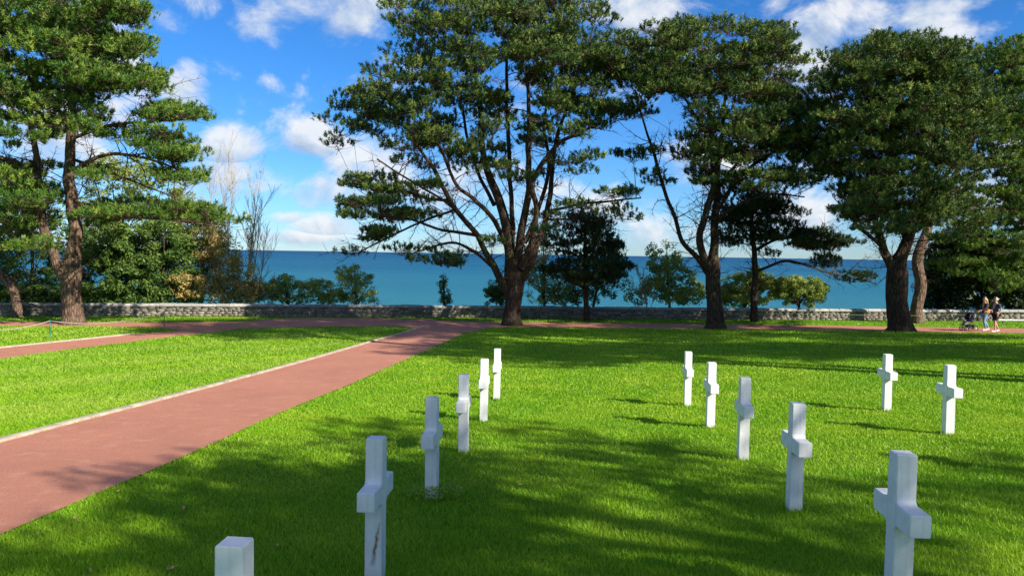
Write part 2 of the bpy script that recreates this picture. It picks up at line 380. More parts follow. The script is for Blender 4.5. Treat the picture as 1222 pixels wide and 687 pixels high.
# ------------------------------------------------------------------ grass blades (one lawn)
def grass():
    parts = []
    def sample(n, x0, x1, y0, y1):
        px = rng.uniform(x0, x1, n); py = rng.uniform(y0, y1, n); return G(px, py)
    P = np.concatenate([sample(330000, -60, 1290, 500, 760), sample(300000, -40, 1270, 425, 520), sample(110000, -20, 1250, 386, 428), sample(14000, -20, 1250, 377.5, 388)])
    P = P[(P[:, 1] < wall_y(P[:, 0])-.25) & ~on_path(P+rng.normal(0, .018, P.shape))]
    # weeds and uncut grass round the feet of the crosses
    ex = []
    for c in cross_xy:
        n = 260; th = rng.uniform(0, 6.283, n); r = .075+np.abs(rng.normal(0, .07, n)); q = np.stack([c[0]+r*np.cos(th), c[1]+r*np.sin(th), 0*r], 1); q[:, 2] = gz(q[:, 0], q[:, 1]); ex.append(q)
    ne = sum(map(len, ex)); P = np.concatenate([P]+ex)
    n = len(P); D = np.linalg.norm(P-CAM, axis=1)
    w = np.clip(.0013*D, .004, .05)*rng.uniform(.6, 1.3, n)*.5
    h = rng.uniform(.022, .048, n)+np.clip(D-14, 0, 30)*.0009
    cl = np.sin(P[:, 0]*3.1+np.sin(P[:, 1]*2.3))*np.sin(P[:, 1]*2.7+P[:, 0])*.25+1; h = h*cl
    h[-ne:] *= rng.uniform(1.2, 2.6, ne)
    th = rng.uniform(0, 6.283, n); lean = rng.uniform(.1, 1.1, n)*h; ph = rng.uniform(0, 6.283, n)
    s = np.stack([np.cos(th)*w, np.sin(th)*w, 0*w], 1)
    tip = P+np.stack([np.cos(ph)*lean, np.sin(ph)*lean, h], 1)
    P = P-np.array([0, 0, .004])
    V = np.stack([P-s, P+s, tip], 1).reshape(-1, 3)
    o = link_mesh('lawn_grass', V, [np.arange(len(V)).reshape(-1, 3)], MAT['blade'])
    tag(o, 'short bright green mown grass covering the lawns', 'grass', kind='stuff')
grass()

# ------------------------------------------------------------------ stone wall
def wall():
    root = empty('stone_wall', (0, float(wall_y(0)), float(gz(0, wall_y(0)))), 'low grey rubble stone wall with rounded coping along the cliff top', 'wall')
    off = np.array(root.location); body = MB(); cop = MB()
    X = np.arange(-70, 75, .02); Yv = wall_y(X); Yv = np.convolve(np.pad(Yv, 400, 'edge'), np.ones(801)/801, 'valid')
    d = np.concatenate([[0], np.cumsum(np.hypot(np.diff(X), np.diff(Yv)))]); L = d[-1]
    def at(s):
        x = np.interp(s, d, X); y = np.interp(s, d, Yv); x2 = np.interp(s+.1, d, X); y2 = np.interp(s+.1, d, Yv)
        t = np.array([x2-x, y2-y]); ln = np.linalg.norm(t); t = t/ln if ln else np.array([1., 0]); return x, y, t
    H = .56
    for row in range(4):
        z = row*H/4; s = random.uniform(0, .3)
        while s < L-.6:
            l = random.uniform(.2, .52); x, y, t = at(s+l/2)
            rot = np.array([[t[0], -t[1], 0], [t[1], t[0], 0], [0, 0, 1.]])
            for sd in (0,):
                body.box(np.array([x, y, gz(x, y)+z+H/8+random.uniform(-.014, .014)]), np.array([l/2-.008, .19+random.uniform(-.015, .02), H/8-.006+random.uniform(-.012, .008)]), rot, .014)
            s += l
    s = 0
    while s < L-.6:                                     # dark mortar core, set back
        x, y, t = at(s+.5); rot = np.array([[t[0], -t[1], 0], [t[1], t[0], 0], [0, 0, 1.]])
        body.box(np.array([x, y, gz(x, y)+H/2-.1]), np.array([.52, .165, H/2+.09]), rot); s += 1
    s = 0
    while s < L-1:
        l = random.uniform(.55, 1.1); x, y, t = at(s+l/2); zz = float(gz(x, y))+H
        hh = random.uniform(.14, .18); n = np.array([-t[1], t[0]])
        prof = [(-.25, -.0), (-.26, hh*.45), (-.19, hh*.85), (-.08, hh), (.08, hh), (.19, hh*.85), (.26, hh*.45), (.25, 0)]
        V = []
        for e in (-l/2+.012, l/2-.012):
            for a, b in prof: V.append([x+t[0]*e+n[0]*a, y+t[1]*e+n[1]*a, zz+b+.004+random.uniform(-.012, .012)*(b > 0)])
        k = len(prof); F4 = [[i, (i+1) % k, k+(i+1) % k, k+i] for i in range(k)]
        cop.put(V, F4); b0 = cop.n-2*k
        cop.f.setdefault((k, 0), []).append(np.array([[b0+q for q in range(k)], [b0+k+q for q in range(k)]]))
        s += l
    body.build('stonework', MAT['stone'], root, off=off); cop.build('coping', MAT['coping'], root, off=off)
wall()

# ------------------------------------------------------------------ foliage builders
def tufts(P, D, S, k, spread=(.35, 1.35), wid=.22, shoot=1.05):
    """bottle-brush shoots of needles: k blades each"""
    n = len(P); D = D/np.linalg.norm(D, axis=1)[:, None]
    ref = rng.normal(size=(n, 3)); a = np.cross(D, ref); a /= np.linalg.norm(a, axis=1)[:, None]; b = np.cross(D, a)
    az = rng.uniform(0, 6.283, (n, k)); an = rng.uniform(*spread, (n, k)); t = rng.uniform(0, shoot, (n, k))
    dr = D[:, None]*np.cos(an)[..., None]+(a[:, None]*np.cos(az)[..., None]+b[:, None]*np.sin(az)[..., None])*np.sin(an)[..., None]
    L = (S[:, None]*rng.uniform(.55, .85, (n, k)))[..., None]
    base = P[:, None]+D[:, None]*(t*S[:, None])[..., None]
    sd = np.cross(dr, rng.normal(size=(n, k, 3))); sd /= np.linalg.norm(sd, axis=2)[..., None]+1e-9
    w = L*wid*.5
    V = np.stack([base-sd*w, base+sd*w, base+dr*L+sd*w*.3, base+dr*L-sd*w*.3], 2).reshape(-1, 3)
    return V, np.arange(len(V)).reshape(-1, 4)
def leaves(P, S, D=None):
    n = len(P)
    nr = rng.normal(size=(n, 3))+np.array([0, 0, .6])
    if D is not None: nr = nr*.8+D
    nr /= np.linalg.norm(nr, axis=1)[:, None]
    a = np.cross(nr, rng.normal(size=(n, 3))); a /= np.linalg.norm(a, axis=1)[:, None]; b = np.cross(nr, a)
    s = S[:, None]; V = np.stack([P-a*s*.5, P+b*s*.28+nr*s*.04, P+a*s*.5, P-b*s*.28+nr*s*.04], 1).reshape(-1, 3)
    return V, np.arange(len(V)).reshape(-1, 4)
def twigs(A, B, r0_, r1_):
    n = len(A); T = B-A; T = T/(np.linalg.norm(T, axis=1)[:, None]+1e-9)
    a = np.cross(T, rng.normal(size=(n, 3))); a /= np.linalg.norm(a, axis=1)[:, None]+1e-9; b = np.cross(T, a)
    V = []
    for q in range(3):
        th = q*2.094; o = a*math.cos(th)+b*math.sin(th); V.append(A+o*np.asarray(r0_).reshape(-1, 1)); V.append(B+o*np.asarray(r1_).reshape(-1, 1))
    V = np.stack(V, 1).reshape(-1, 3); i = np.arange(n)[:, None]*6
    F = np.concatenate([i+np.array([[0, 2, 3, 1]]), i+np.array([[2, 4, 5, 3]]), i+np.array([[4, 0, 1, 5]])])
    return V, F
def bark_tube(mb, P, r, k=12, amp=.07):
    P = catmull(P, 8); n = len(P); r = np.interp(np.linspace(0, 1, n), np.linspace(0, 1, len(r)), r)
    d = np.concatenate([[0], np.cumsum(np.linalg.norm(np.diff(P, axis=0), axis=1))]); n = int(np.clip(d[-1]/.22, 6, 70)); u = np.linspace(0, d[-1], n)
    P = np.stack([np.interp(u, d, P[:, q]) for q in range(3)], 1); r = np.interp(u, d, r)
    if n > 8:
        wob = rng.normal(0, 1, (n+8, 3))
        for _ in range(5): wob = (wob+np.roll(wob, 1, 0)+np.roll(wob, -1, 0))/3
        wob = wob[4:-4]*np.minimum(1, np.arange(n)/6)[:, None]; P = P+wob*np.minimum(r, .16)[:, None]*.7
    ridge = 1+amp*rng.normal(size=k)[None]*np.linspace(1, .5, n)[:, None]+.02*rng.normal(size=(n, k))
    mb.tube(P, r, k, ridge=ridge)
def pick(E, holes, n):
    E = np.array([(*e, 1)[:5] for e in E], float); area = E[:, 2]*E[:, 3]*E[:, 4]; pr = area/area.sum()
    out = []
    while len(out) < n:
        e = E[rng.choice(len(E), p=pr)]; th = rng.uniform(0, 6.283); r = math.sqrt(rng.uniform(0, 1))
        x, y = e[0]+e[2]*r*math.cos(th), e[1]+e[3]*r*math.sin(th)
        if any(((x-h[0])/h[2])**2+((y-h[1])/h[3])**2 < 1 for h in holes): continue
        out.append((x, y))
    return np.array(out)
def pine_core(name, label, group, base, trunk, limbs, C, mat_n, bark_m, tuft=30, size=.215, k=29, padr=(.6, 1.1), padz=(.22, .38), bare=0.0, twig=.5, upb=1.2, dens=1.3, flatten=1.0, cat='pine tree', dead=20):
    """base (3,), trunk & limbs: lists of (points (n,3), radii), C pad centres (n,3) - all world"""
    root = empty(name, base, label, cat, group); off = np.array(base)
    mb = MB(); P, r = trunk; bark_tube(mb, P, r, 14); mb.build('trunk', bark_m, root, True, off)
    nodes = []; 
    def addn(P, r):
        Q = catmull(P, 6); rr = np.interp(np.linspace(0, 1, len(Q)), np.linspace(0, 1, len(r)), r); nodes.extend([(*q, w) for q, w in zip(Q, rr)])
    addn(*trunk); nodes = nodes[len(nodes)//3:]
    for P, r in limbs:
        mb = MB(); bark_tube(mb, P, r, 9); mb.build('limb', bark_m, root, True, off); addn(P, r)
    N = np.array(nodes); tw = MB(); tv = []
    cen = C.mean(0)
    for _ in range(int(len(limbs)*dead)):
        j = rng.integers(len(N)); s = N[j, :3]; o = s-cen; o[2] = 0; o /= np.linalg.norm(o)+1e-6
        d = o*rng.uniform(0, .8)+rng.normal(0, .6, 3)+np.array([0, 0, .25]); d /= np.linalg.norm(d); l = rng.uniform(.5, 2.4); Q = [s]
        for q in range(5): d = d+rng.normal(0, .16, 3)+[0, 0, .03]; d /= np.linalg.norm(d); Q.append(Q[-1]+d*l/5)
        Q = np.array(Q); tw.tube(Q, np.linspace(min(N[j, 3]*.5, .03), .007, 6), 5, cap=False)
        A_ = np.repeat(Q[1:], 3, 0); B_ = A_+(d*.5+rng.normal(0, .6, A_.shape))*rng.uniform(.15, .5, (len(A_), 1)); V_, F_ = twigs(A_, B_, .011, .005); tw.put(V_, F_)
    fo_P, fo_D = [], []; a_, b_ = [], []
    order = np.argsort([np.min(np.linalg.norm(N[:, :3]-c, axis=1)) for c in C])
    nodes_b = [N]
    for ci in order:
        c = C[ci]; NN = N
        dv = c-NN[:, :3]; dist = np.linalg.norm(dv, axis=1); cost = dist+np.maximum(0, -dv[:, 2])*1.6
        j = np.argmin(cost); s = NN[j, :3]; dl = dist[j]
        mid = s+(c-s)*.5+np.array([0, 0, .10*dl])+rng.normal(0, .07*dl, 3)
        t = np.linspace(0, 1, 6)[:, None]; Q = s*(1-t)**2+2*mid*t*(1-t)+c*t**2
        r1 = min(NN[j, 3]*.6, .018+.016*dl); rr = np.linspace(r1, .012, 6)
        tw.tube(Q, rr, 5, cap=False)
        N = np.vstack([N, np.hstack([Q[1:], rr[1:, None]])])
        ar = rng.uniform(*padr); bz = rng.uniform(*padz)
        nt = max(6, int(dens*tuft*ar*ar*rng.uniform(.7, 1.2)))
        th = rng.uniform(0, 6.283, nt); r = np.sqrt(rng.uniform(0.02, 1, nt)); zz = np.sqrt(1-r*r)*rng.uniform(-.35, 1, nt)
        el = rng.uniform(.7, 1.4); dirv = (c-s); az = math.atan2(dirv[1], dirv[0])
        lx, ly = ar*r*np.cos(th)*el, ar*r*np.sin(th)/el
        p = np.stack([lx*math.cos(az)-ly*math.sin(az), lx*math.sin(az)+ly*math.cos(az), bz*zz*flatten+rng.normal(0, .05, nt)], 1)
        out = np.stack([p[:, 0]/ar, p[:, 1]/ar, 0*r], 1)
        Dv = out*.6+np.array([0, 0, upb])+rng.normal(0, .28, (nt, 3))
        isbare = rng.uniform() < bare
        nb = max(3, int(nt*twig/dens)); q = p[:nb]; 
        tv.append((np.repeat((c-(c-s)/max(dl, .1)*.25*ar)[None], nb, 0)+rng.normal(0, .1, (nb, 3)), c+q-np.array([0, 0, .04])))
        if not isbare: fo_P.append(c+p); fo_D.append(Dv)
    A = np.concatenate([a for a, b in tv]); B = np.concatenate([b for a, b in tv])
    V, Fq = twigs(A, B, .013, .006); tw.put(V, Fq)
    P = np.concatenate(fo_P); D = np.concatenate(fo_D); tw.slot = 1
    V, Fq = tufts(P, D, rng.uniform(.75, 1.25, len(P))*size, k); tw.put(V, Fq)
    cr = tw.build('crown', [MAT['twig'], mat_n], root, off=off)
    tone = np.zeros(len(cr.data.vertices), np.float32); tn = np.clip(rng.beta(.55, .75, len(P)), 0, 1); tone[-len(V):] = np.clip(np.repeat(tn, k*4)+rng.normal(0, .08, len(V)//4).repeat(4), 0, 1)
    at_ = cr.data.attributes.new('tone', 'FLOAT', 'POINT'); at_.data.foreach_set('value', tone)
    return root
def px_limb(spec, Y0, f=900.):
    """spec rows: px, py, depth offset, width px"""
    a = np.array(spec, float); Y = Y0+a[:, 2]; P = W(a[:, 0], a[:, 1], Y); return P, a[:, 3]*.5*Y/f
def px_tree(name, label, group, base_px, trunk, limbs, E, holes, n, D, mat_n, bark_m, cx=None, dc=0, **kw):
    n = int(n*1.75)
    b = G(np.array(float(base_px[0])), np.array(float(base_px[1]))); Y0 = b[1]
    tr = px_limb(trunk, Y0); tr[0][0] = b-np.array([0, 0, .25])
    rb = tr[1][1]; tr = (np.vstack([tr[0][:1], b+[0, 0, .06], tr[0][1:]]), np.concatenate([[rb*1.5, rb*1.28], tr[1][1:]]))
    # root flare
    L = [px_limb(l, Y0) for l in limbs]
    c = pick(E, holes, n); xs_ = c[:, 0]; mid = cx if cx else (xs_.min()+xs_.max())/2; hw = max(abs(xs_-mid))*1.02
    dy = rng.uniform(-1, 1, n)*D*np.sqrt(np.clip(1-((xs_-mid)/hw)**2, .06, 1))
    C = W(c[:, 0], c[:, 1], Y0+dc+dy)
    return pine_core(name, label, group, b, tr, L, C, mat_n, bark_m, **kw)
GP = 'large wind-shaped pines in front of the stone wall'
# --- centre pine
px_tree('pine_tree', 'huge many-stemmed pine at the centre with bare limbs fanning over the sea', GP, (611, 388),
 [(611, 388, 0, 27), (611, 380, 0, 20.5), (612, 365, 0, 18), (613, 350, 0, 20), (614, 335, 0, 24), (613, 318, 0, 20), (609, 300, 0, 12), (602, 262, 0, 11), (594, 233, .3, 10), (584, 212, .5, 9), (577, 181, .8, 7), (571, 110, 1, 5), (561, 70, 1, 3)],
 [[(606, 352, 0, 10), (598, 335, -.3, 9), (587, 317, -.6, 8), (577, 297, -.9, 7), (567, 277, -1.2, 6.5), (551, 257, -1.5, 6), (537, 237, -1.8, 5.5), (521, 207, -2.2, 5), (508, 188, -2.5, 4), (490, 160, -2.6, 2.5)],
  [(606, 300, 0, 5), (595, 270, -.3, 5.5), (580, 250, -.5, 5), (562, 235, -.8, 4.5), (545, 222, -1, 4), (525, 175, -1, 3), (500, 140, -1, 2)],
  [(615, 335, 0, 13), (618, 300, -.2, 10), (624, 267, -.4, 9), (631, 233, -.6, 8), (631, 200, -.8, 7), (631, 134, -1, 5), (628, 80, -1, 3)],
  [(618, 340, .1, 14), (634, 310, .2, 11), (644, 284, .4, 8), (654, 250, .6, 7), (658, 217, .8, 6), (664, 167, 1, 5), (675, 134, 1.2, 4), (690, 90, 1.5, 3)],
  [(612, 330, .3, 10), (612, 290, .6, 7), (610, 230, .9, 5.5), (607, 167, 1.2, 5), (604, 100, 1.5, 4), (606, 50, 1.5, 3)],
  [(622, 320, -.3, 9), (636, 285, -.6, 7), (640, 250, -1, 6.5), (638, 214, -1.2, 6), (661, 177, -1.5, 5), (688, 161, -1.8, 4), (706, 152, -2, 3)],
  [(626, 290, 1, 6), (646, 240, 1.6, 5), (655, 200, 2, 4.5), (650, 150, 2.4, 3.5), (655, 100, 2.6, 2.5)],
  [(570, 281, -1.1, 4), (545, 277, -1.6, 3.5), (524, 274, -2, 3), (490, 262, -2.4, 2.5), (455, 258, -2.6, 2)],
  [(589, 320, -.5, 4), (565, 300, .6, 3.5), (540, 290, 1.2, 3), (510, 297, 1.6, 2), (490, 303, 1.8, 1.6)],
  [(540, 240, -1.7, 4), (505, 235, -1, 3), (470, 224, -.5, 2.6), (425, 224, 0, 2)],
  [(590, 245, .5, 5), (575, 215, 1, 4), (560, 175, 1.6, 3.5), (552, 130, 2, 3)],
  [(562, 268, -1.3, 3.4), (530, 240, -2.6, 3), (500, 222, -3.2, 2.5), (450, 190, -3.6, 2)],
  [(545, 250, -1.6, 3), (500, 265, -.6, 2.4), (460, 285, 0, 2), (430, 300, .2, 1.4)],
  [(654, 252, .6, 4), (690, 245, 1, 3), (730, 240, 1.3, 2.5), (765, 236, 1.5, 1.6)],
  [(655, 262, .6, 3), (690, 262, 1, 2), (725, 268, 1.3, 1.3)]],
 [(570, 5, 65, 30), (585, 30, 105, 45), (665, 40, 72, 55), (520, 70, 55, 38), (620, 88, 120, 42), (465, 112, 55, 34), (428, 143, 38, 22), (540, 140, 70, 36), (705, 100, 68, 42), (690, 140, 60, 25), (500, 165, 55, 22), (560, 186, 25, 14), (600, 165, 22, 22), (640, 160, 30, 14, .7),
  (690, 200, 28, 9, .8), (440, 220, 42, 8, 1.5), (480, 226, 36, 8, 1.3), (430, 250, 26, 12, 1.4), (478, 258, 32, 10, 1.2), (425, 300, 13, 14, 1.2), (502, 304, 26, 9, 1.2), (445, 282, 20, 8, 1.2), (700, 243, 30, 8, 1.2), (750, 236, 26, 7, 1.5), (730, 258, 25, 7), (540, 312, 14, 7, 1.2), (490, 15, 25, 18), (745, 70, 28, 26), (655, 270, 16, 16, 1.1), (600, 290, 14, 8), (635, 215, 26, 8, .9), (575, 200, 30, 10, .9), (520, 195, 40, 10), (415, 165, 24, 12, 1.2), (465, 240, 50, 8, 1.1), (730, 190, 26, 10, .8)],
 [(578, 98, 11, 14), (642, 112, 15, 8), (618, 145, 10, 12), (560, 150, 8, 10), (500, 100, 8, 6), (668, 150, 12, 8)], 440, 4.8, MAT['needles'], MAT['bark'], cx=590, tuft=34, bare=.2, padr=(.5, 1.0), padz=(.2, .34), twig=.6)
# --- left pine
px_tree('pine_tree', 'tall sunlit pine at the left with forked pinkish trunk and layered branches', GP, (87, 387),
 [(87, 388, 0, 32), (87, 380, 0, 24), (86, 350, 0, 20), (84, 334, 0, 21), (84, 318, 0, 20), (87, 300, 0, 15), (88, 267, 0, 14), (85, 233, 0, 13), (82, 207, 0, 12), (87, 134, 0, 9), (89, 80, 0, 6), (90, 20, 0, 3)],
 [[(82, 337, 0, 15), (66, 310, -.2, 12), (56, 277, -.4, 11), (49, 250, -.6, 9), (49, 217, -.8, 8), (47, 190, -.9, 7), (38, 150, -1, 5.5), (35, 90, -1, 3.5)],
  [(86, 240, 0, 5), (110, 248, -.8, 4), (150, 258, -1.5, 3.5), (200, 262, -2, 3), (260, 270, -2.3, 2)],
  [(85, 205, 0, 5), (120, 185, -.6, 4), (170, 188, -1, 3), (220, 205, -1.2, 2)],
  [(87, 165, 0, 4.5), (130, 150, .6, 3.5), (180, 145, 1, 3), (235, 142, 1.3, 2)],
  [(87, 190, 0, 4), (130, 205, 1, 3), (180, 225, 1.5, 2), (215, 238, 1.6, 1.4)],
  [(88, 120, 0, 4.5), (120, 105, .8, 3.5), (160, 100, 1.3, 3), (190, 105, 1.5, 2)],
  [(89, 90, 0, 4), (120, 65, -.8, 3), (150, 60, -1.3, 2)],
  [(48, 208, -.8, 6), (33, 200, -1, 5.5), (10, 190, -1.3, 5), (-30, 180, -1.5, 3)],
  [(50, 262, -.5, 5), (35, 258, -1, 4), (10, 268, -1.4, 3), (-20, 275, -1.6, 2)]],
 [(70, 15, 100, 34), (140, 20, 34, 16), (60, 62, 95, 30), (150, 55, 30, 12, 1.3), (55, 105, 80, 24), (160, 100, 40, 15, 1.2), (205, 138, 38, 8, 1.5), (70, 140, 60, 16), (160, 160, 60, 8, .8), (20, 160, 45, 20, .8), (215, 188, 32, 8, 1.7), (190, 172, 36, 7, 1.2), (215, 212, 30, 6, 1.2),
  (165, 252, 58, 10, 1.8), (225, 256, 38, 9, 1.8), (262, 266, 18, 5, 2), (120, 262, 24, 8, 1.2), (30, 235, 40, 16), (15, 262, 40, 16), (20, 205, 40, 16, .9), (-40, 100, 50, 100, .7), (110, 210, 30, 8, .6), (30, 290, 30, 12, 1)],
 [(120, 172, 18, 7), (165, 182, 14, 4), (30, 150, 10, 6), (75, 180, 12, 8)], 400, 5.0, MAT['needles_bright'], MAT['bark_warm'], cx=70, tuft=36, bare=.12, padr=(.5, 1.0), padz=(.18, .3), twig=.6)
# --- leaning trunk at far left
px_tree('pine_tree', 'leaning curved pine trunk at the far left edge', GP, (22, 378),
 [(23, 379, 0, 14), (21, 368, 0, 11), (17, 352, 0, 10), (8, 335, 0, 9.5), (-4, 322, 0, 9), (-25, 305, 0, 8), (-50, 270, 0, 7)],
 [[(-25, 305, 0, 6), (-30, 260, 1, 5), (-20, 220, 2, 3)]],
 [(-60, 230, 50, 40), (-10, 215, 25, 20)], [], 50, 3, MAT['needles_bright'], MAT['bark_warm'], tuft=26)
# --- right of centre
px_tree('pine_tree', 'dark pine right of centre with twin upright stems and one thin leaning limb', GP, (854, 392),
 [(855, 393, 0, 30), (854, 384, 0, 21), (853, 358, 0, 17), (851, 332, 0, 17), (851, 318, 0, 16), (852, 298, 0, 10), (854, 259, 0, 9), (856, 225, .3, 8), (852, 190, .5, 7), (848, 140, .6, 5), (846, 80, .6, 3)],
 [[(849, 330, 0, 10), (840, 303, -.4, 9), (835, 279, -.6, 8.5), (844, 250, -.8, 8), (853, 215, -.9, 7), (860, 170, -1, 5), (866, 110, -1, 3)],
  [(849, 332, 0, 7), (831, 306, .5, 6), (815, 287, .8, 5), (803, 255, 1.1, 4.5), (787, 208, 1.5, 4), (779, 177, 1.7, 3.5), (771, 155, 1.8, 2.5), (760, 120, 2, 2)],
  [(854, 255, 0, 5), (880, 215, .5, 4), (910, 190, .8, 3.5), (945, 170, 1, 2.5)],
  [(856, 225, .3, 4), (885, 190, -1, 3.5), (925, 150, -1.6, 3), (945, 110, -1.8, 2)],
  [(850, 175, .5, 4), (825, 130, .2, 3), (800, 90, 0, 2)],
  [(853, 210, -.9, 4), (825, 190, -1.3, 3), (800, 180, -1.5, 2)],
  [(852, 265, 0, 4), (880, 245, -1, 3), (920, 232, -1.5, 2.4), (960, 235, -1.7, 1.6)]],
 [(785, 55, 32, 22), (860, 50, 70, 24), (915, 50, 28, 22), (835, 85, 75, 32), (925, 95, 30, 35), (880, 130, 65, 36), (930, 145, 50, 36), (955, 175, 28, 22), (800, 105, 40, 18), (790, 85, 25, 20), (828, 165, 20, 12), (850, 188, 40, 16), (905, 180, 60, 22), (885, 218, 50, 10, .9), (925, 218, 45, 14), (785, 215, 22, 14, .4), (960, 205, 30, 18), (768, 135, 18, 16), (765, 180, 20, 12, .7), (860, 215, 30, 10, .8)],
 [(800, 150, 26, 14), (838, 140, 8, 8), (870, 200, 8, 5)], 330, 4.6, MAT['needles'], MAT['bark'], cx=868, tuft=32, bare=.25, padr=(.5, 1.0), padz=(.2, .34), twig=.7)
# --- right
px_tree('pine_tree', 'broad dense pine at the right with a thick dark trunk beside the path', GP, (1075, 395),
 [(1077, 397, 0, 40), (1076, 387, 0, 26), (1072, 358, 0, 22), (1069, 330, 0, 23), (1070, 315, 0, 20), (1079, 300, 0, 13), (1090, 262, 0, 11), (1102, 220, .2, 10), (1101, 177, .4, 8), (1098, 120, .5, 5), (1095, 75, .5, 3)],
 [[(1066, 325, 0, 12), (1053, 292, -.5, 9), (1044, 267, -.8, 7), (1040, 230, -1, 6), (1042, 150, -1.4, 4), (1048, 95, -1.5, 3)],
  [(1082, 290, 0, 7), (1070, 250, .8, 6), (1050, 210, 1.4, 5), (1015, 160, 2, 3.5), (990, 110, 2.2, 2)],
  [(1090, 262, 0, 6), (1115, 225, -.6, 5), (1145, 190, -1, 4), (1170, 150, -1.2, 3)],
  [(1101, 185, .4, 5), (1120, 140, .8, 4), (1135, 90, 1, 2.5)],
  [(1055, 296, -.4, 5), (1025, 270, -1, 3.5), (1000, 240, -1.4, 2.5)]],
 [(1000, 88, 30, 22), (1060, 72, 55, 24), (1110, 66, 34, 20), (1055, 120, 80, 40), (1010, 140, 38, 30), (1105, 140, 75, 48), (1035, 200, 60, 38), (1100, 215, 65, 42), (1005, 185, 32, 26), (1060, 262, 45, 20), (1022, 240, 30, 16), (1125, 262, 45, 24), (1145, 110, 30, 40)],
 [(985, 215, 10, 8), (1135, 215, 12, 6), (1085, 190, 8, 6), (1115, 165, 10, 6), (990, 125, 8, 6)], 360, 4.0, MAT['needles'], MAT['bark'], cx=1065, tuft=36, bare=.12, padr=(.5, 1.0), padz=(.2, .36))
px_tree('pine_tree', 'pine with a bare sunlit trunk against the wall behind the thick dark one', GP, (1095, 385.5),
 [(1093, 386, 0, 19), (1094, 378, 0, 14), (1096, 350, 0, 13), (1098, 306, .3, 12), (1110, 265, 1, 10), (1135, 220, 2, 8), (1165, 150, 3, 6), (1180, 90, 3, 3)],
 [[(1112, 260, 1, 6), (1150, 250, 1.4, 5), (1195, 250, 1.6, 4), (1240, 260, 2, 3)],
  [(1135, 220, 2, 5), (1175, 200, 3, 4), (1215, 190, 4, 3)],
  [(1120, 250, 1.3, 5), (1150, 270, 2, 4), (1185, 300, 2.4, 3), (1215, 320, 2.6, 2)]],
 [(1185, 75, 35, 24), (1215, 70, 30, 22), (1200, 130, 45, 40), (1190, 185, 50, 30), (1225, 150, 40, 80), (1190, 245, 50, 20), (1185, 285, 50, 22), (1200, 315, 40, 16), (1145, 300, 30, 12, .8), (1240, 250, 40, 80, .6), (1195, 335, 38, 10, 1.4), (1150, 322, 34, 12, 1.3), (1215, 345, 20, 8, 1.3), (1150, 160, 25, 30, .6)],
 [(1165, 215, 14, 7), (1200, 218, 14, 6), (1155, 265, 8, 5), (1210, 265, 8, 4)], 330, 2.6, MAT['needles_bright'], MAT['bark_warm'], cx=1200, dc=3, tuft=32, bare=.14, padr=(.5, 1.0), padz=(.2, .34))
# --- two small dark pines by the wall
px_tree('pine_tree', 'small dark pine standing by the wall right of the centre pine', 'small dark pines by the wall', (700, 383),
 [(700, 383.5, 0, 8), (699, 360, 0, 6.5), (699, 320, 0, 5.5), (698, 285, 0, 4), (697, 255, 0, 2)],
 [[(699, 330, 0, 3), (720, 318, .5, 2), (742, 312, .7, 1.2)], [(699, 345, 0, 3), (680, 335, -.5, 2), (662, 328, -.7, 1.2)], [(699, 310, 0, 3), (675, 300, .5, 2), (655, 300, .7, 1.2)]],
 [(698, 270, 32, 14), (695, 292, 44, 14), (715, 312, 36, 12), (680, 325, 34, 12), (705, 335, 36, 7), (730, 325, 18, 8)], [], 62, 2.2, MAT['needles_dark'], MAT['bark'], tuft=44, padr=(.45, .8), size=.19)
px_tree('pine_tree', 'small dark pine beside the twin-stemmed pine, its branches reaching out right over the sea', 'small dark pines by the wall', (900, 383.5),
 [(900, 384, 0, 11), (900, 360, 0, 8), (899, 320, 0, 7), (898, 280, 0, 5), (897, 240, 0, 3), (896, 215, 0, 2)],
 [[(899, 300, 0, 4), (930, 285, -.4, 3), (965, 285, -.7, 2.4), (1005, 292, -.9, 1.4)], [(899, 325, 0, 3.5), (940, 312, .4, 3), (990, 325, .8, 2), (1045, 338, 1, 1.2)], [(899, 285, 0, 3), (878, 268, .5, 2.4), (862, 262, .7, 1.4)]],
 [(895, 235, 38, 16), (880, 258, 26, 14), (915, 258, 50, 14), (885, 285, 30, 12), (940, 278, 40, 9), (978, 290, 34, 10), (945, 302, 36, 9), (992, 312, 18, 6), (1015, 333, 20, 5, 1.6), (1038, 337, 14, 4, 1.8), (985, 322, 14, 5)], [], 96, 2.4, MAT['needles_dark'], MAT['bark'], tuft=46, padr=(.45, .8), size=.19)

# --- pines outside the frame whose crowns shade the lawn
def free_pine(x, y, h, rad, n, label, seedv, low=.45, dens=32):
    st = np.random.default_rng(seedv); b = np.array([x, y, float(gz(x, y))])
    tr = (b+np.array([[0, 0, -.2], [.1, 0, h*.2], [0, .2, h*.45], [.2, .1, h*.75], [.1, 0, h*.98]]), [.42, .33, .27, .16, .05])
    L = []
    for q in range(9):
        a = q*2.4+st.uniform(0, .5); z = h*(low-.22+.04*q); rr = rad*st.uniform(.6, .85)
        s = b+np.array([.1, .1, z]); e = s+np.array([math.cos(a)*rr, math.sin(a)*rr, h*.14])
        L.append((np.array([s, (s*.6+e*.4)+[0, 0, .5], e]), [.11, .07, .02]))
    v = st.normal(size=(n*3, 3)); v /= np.linalg.norm(v, axis=1)[:, None]; v *= st.uniform(0, 1, (n*3, 1))**.45; v = v[:n]
    C = b+np.array([0, 0, h*(low+1)/2])+v*np.array([rad, rad, h*(1-low)/2])
    return pine_core('pine_tree', label, 'pines standing outside the picture that shade the lawn', b, tr, L, C, MAT['needles'], MAT['bark'], tuft=dens, size=.3, k=10, padr=(.7, 1.2), padz=(.2, .35), twig=.3, dens=1.0, dead=0)
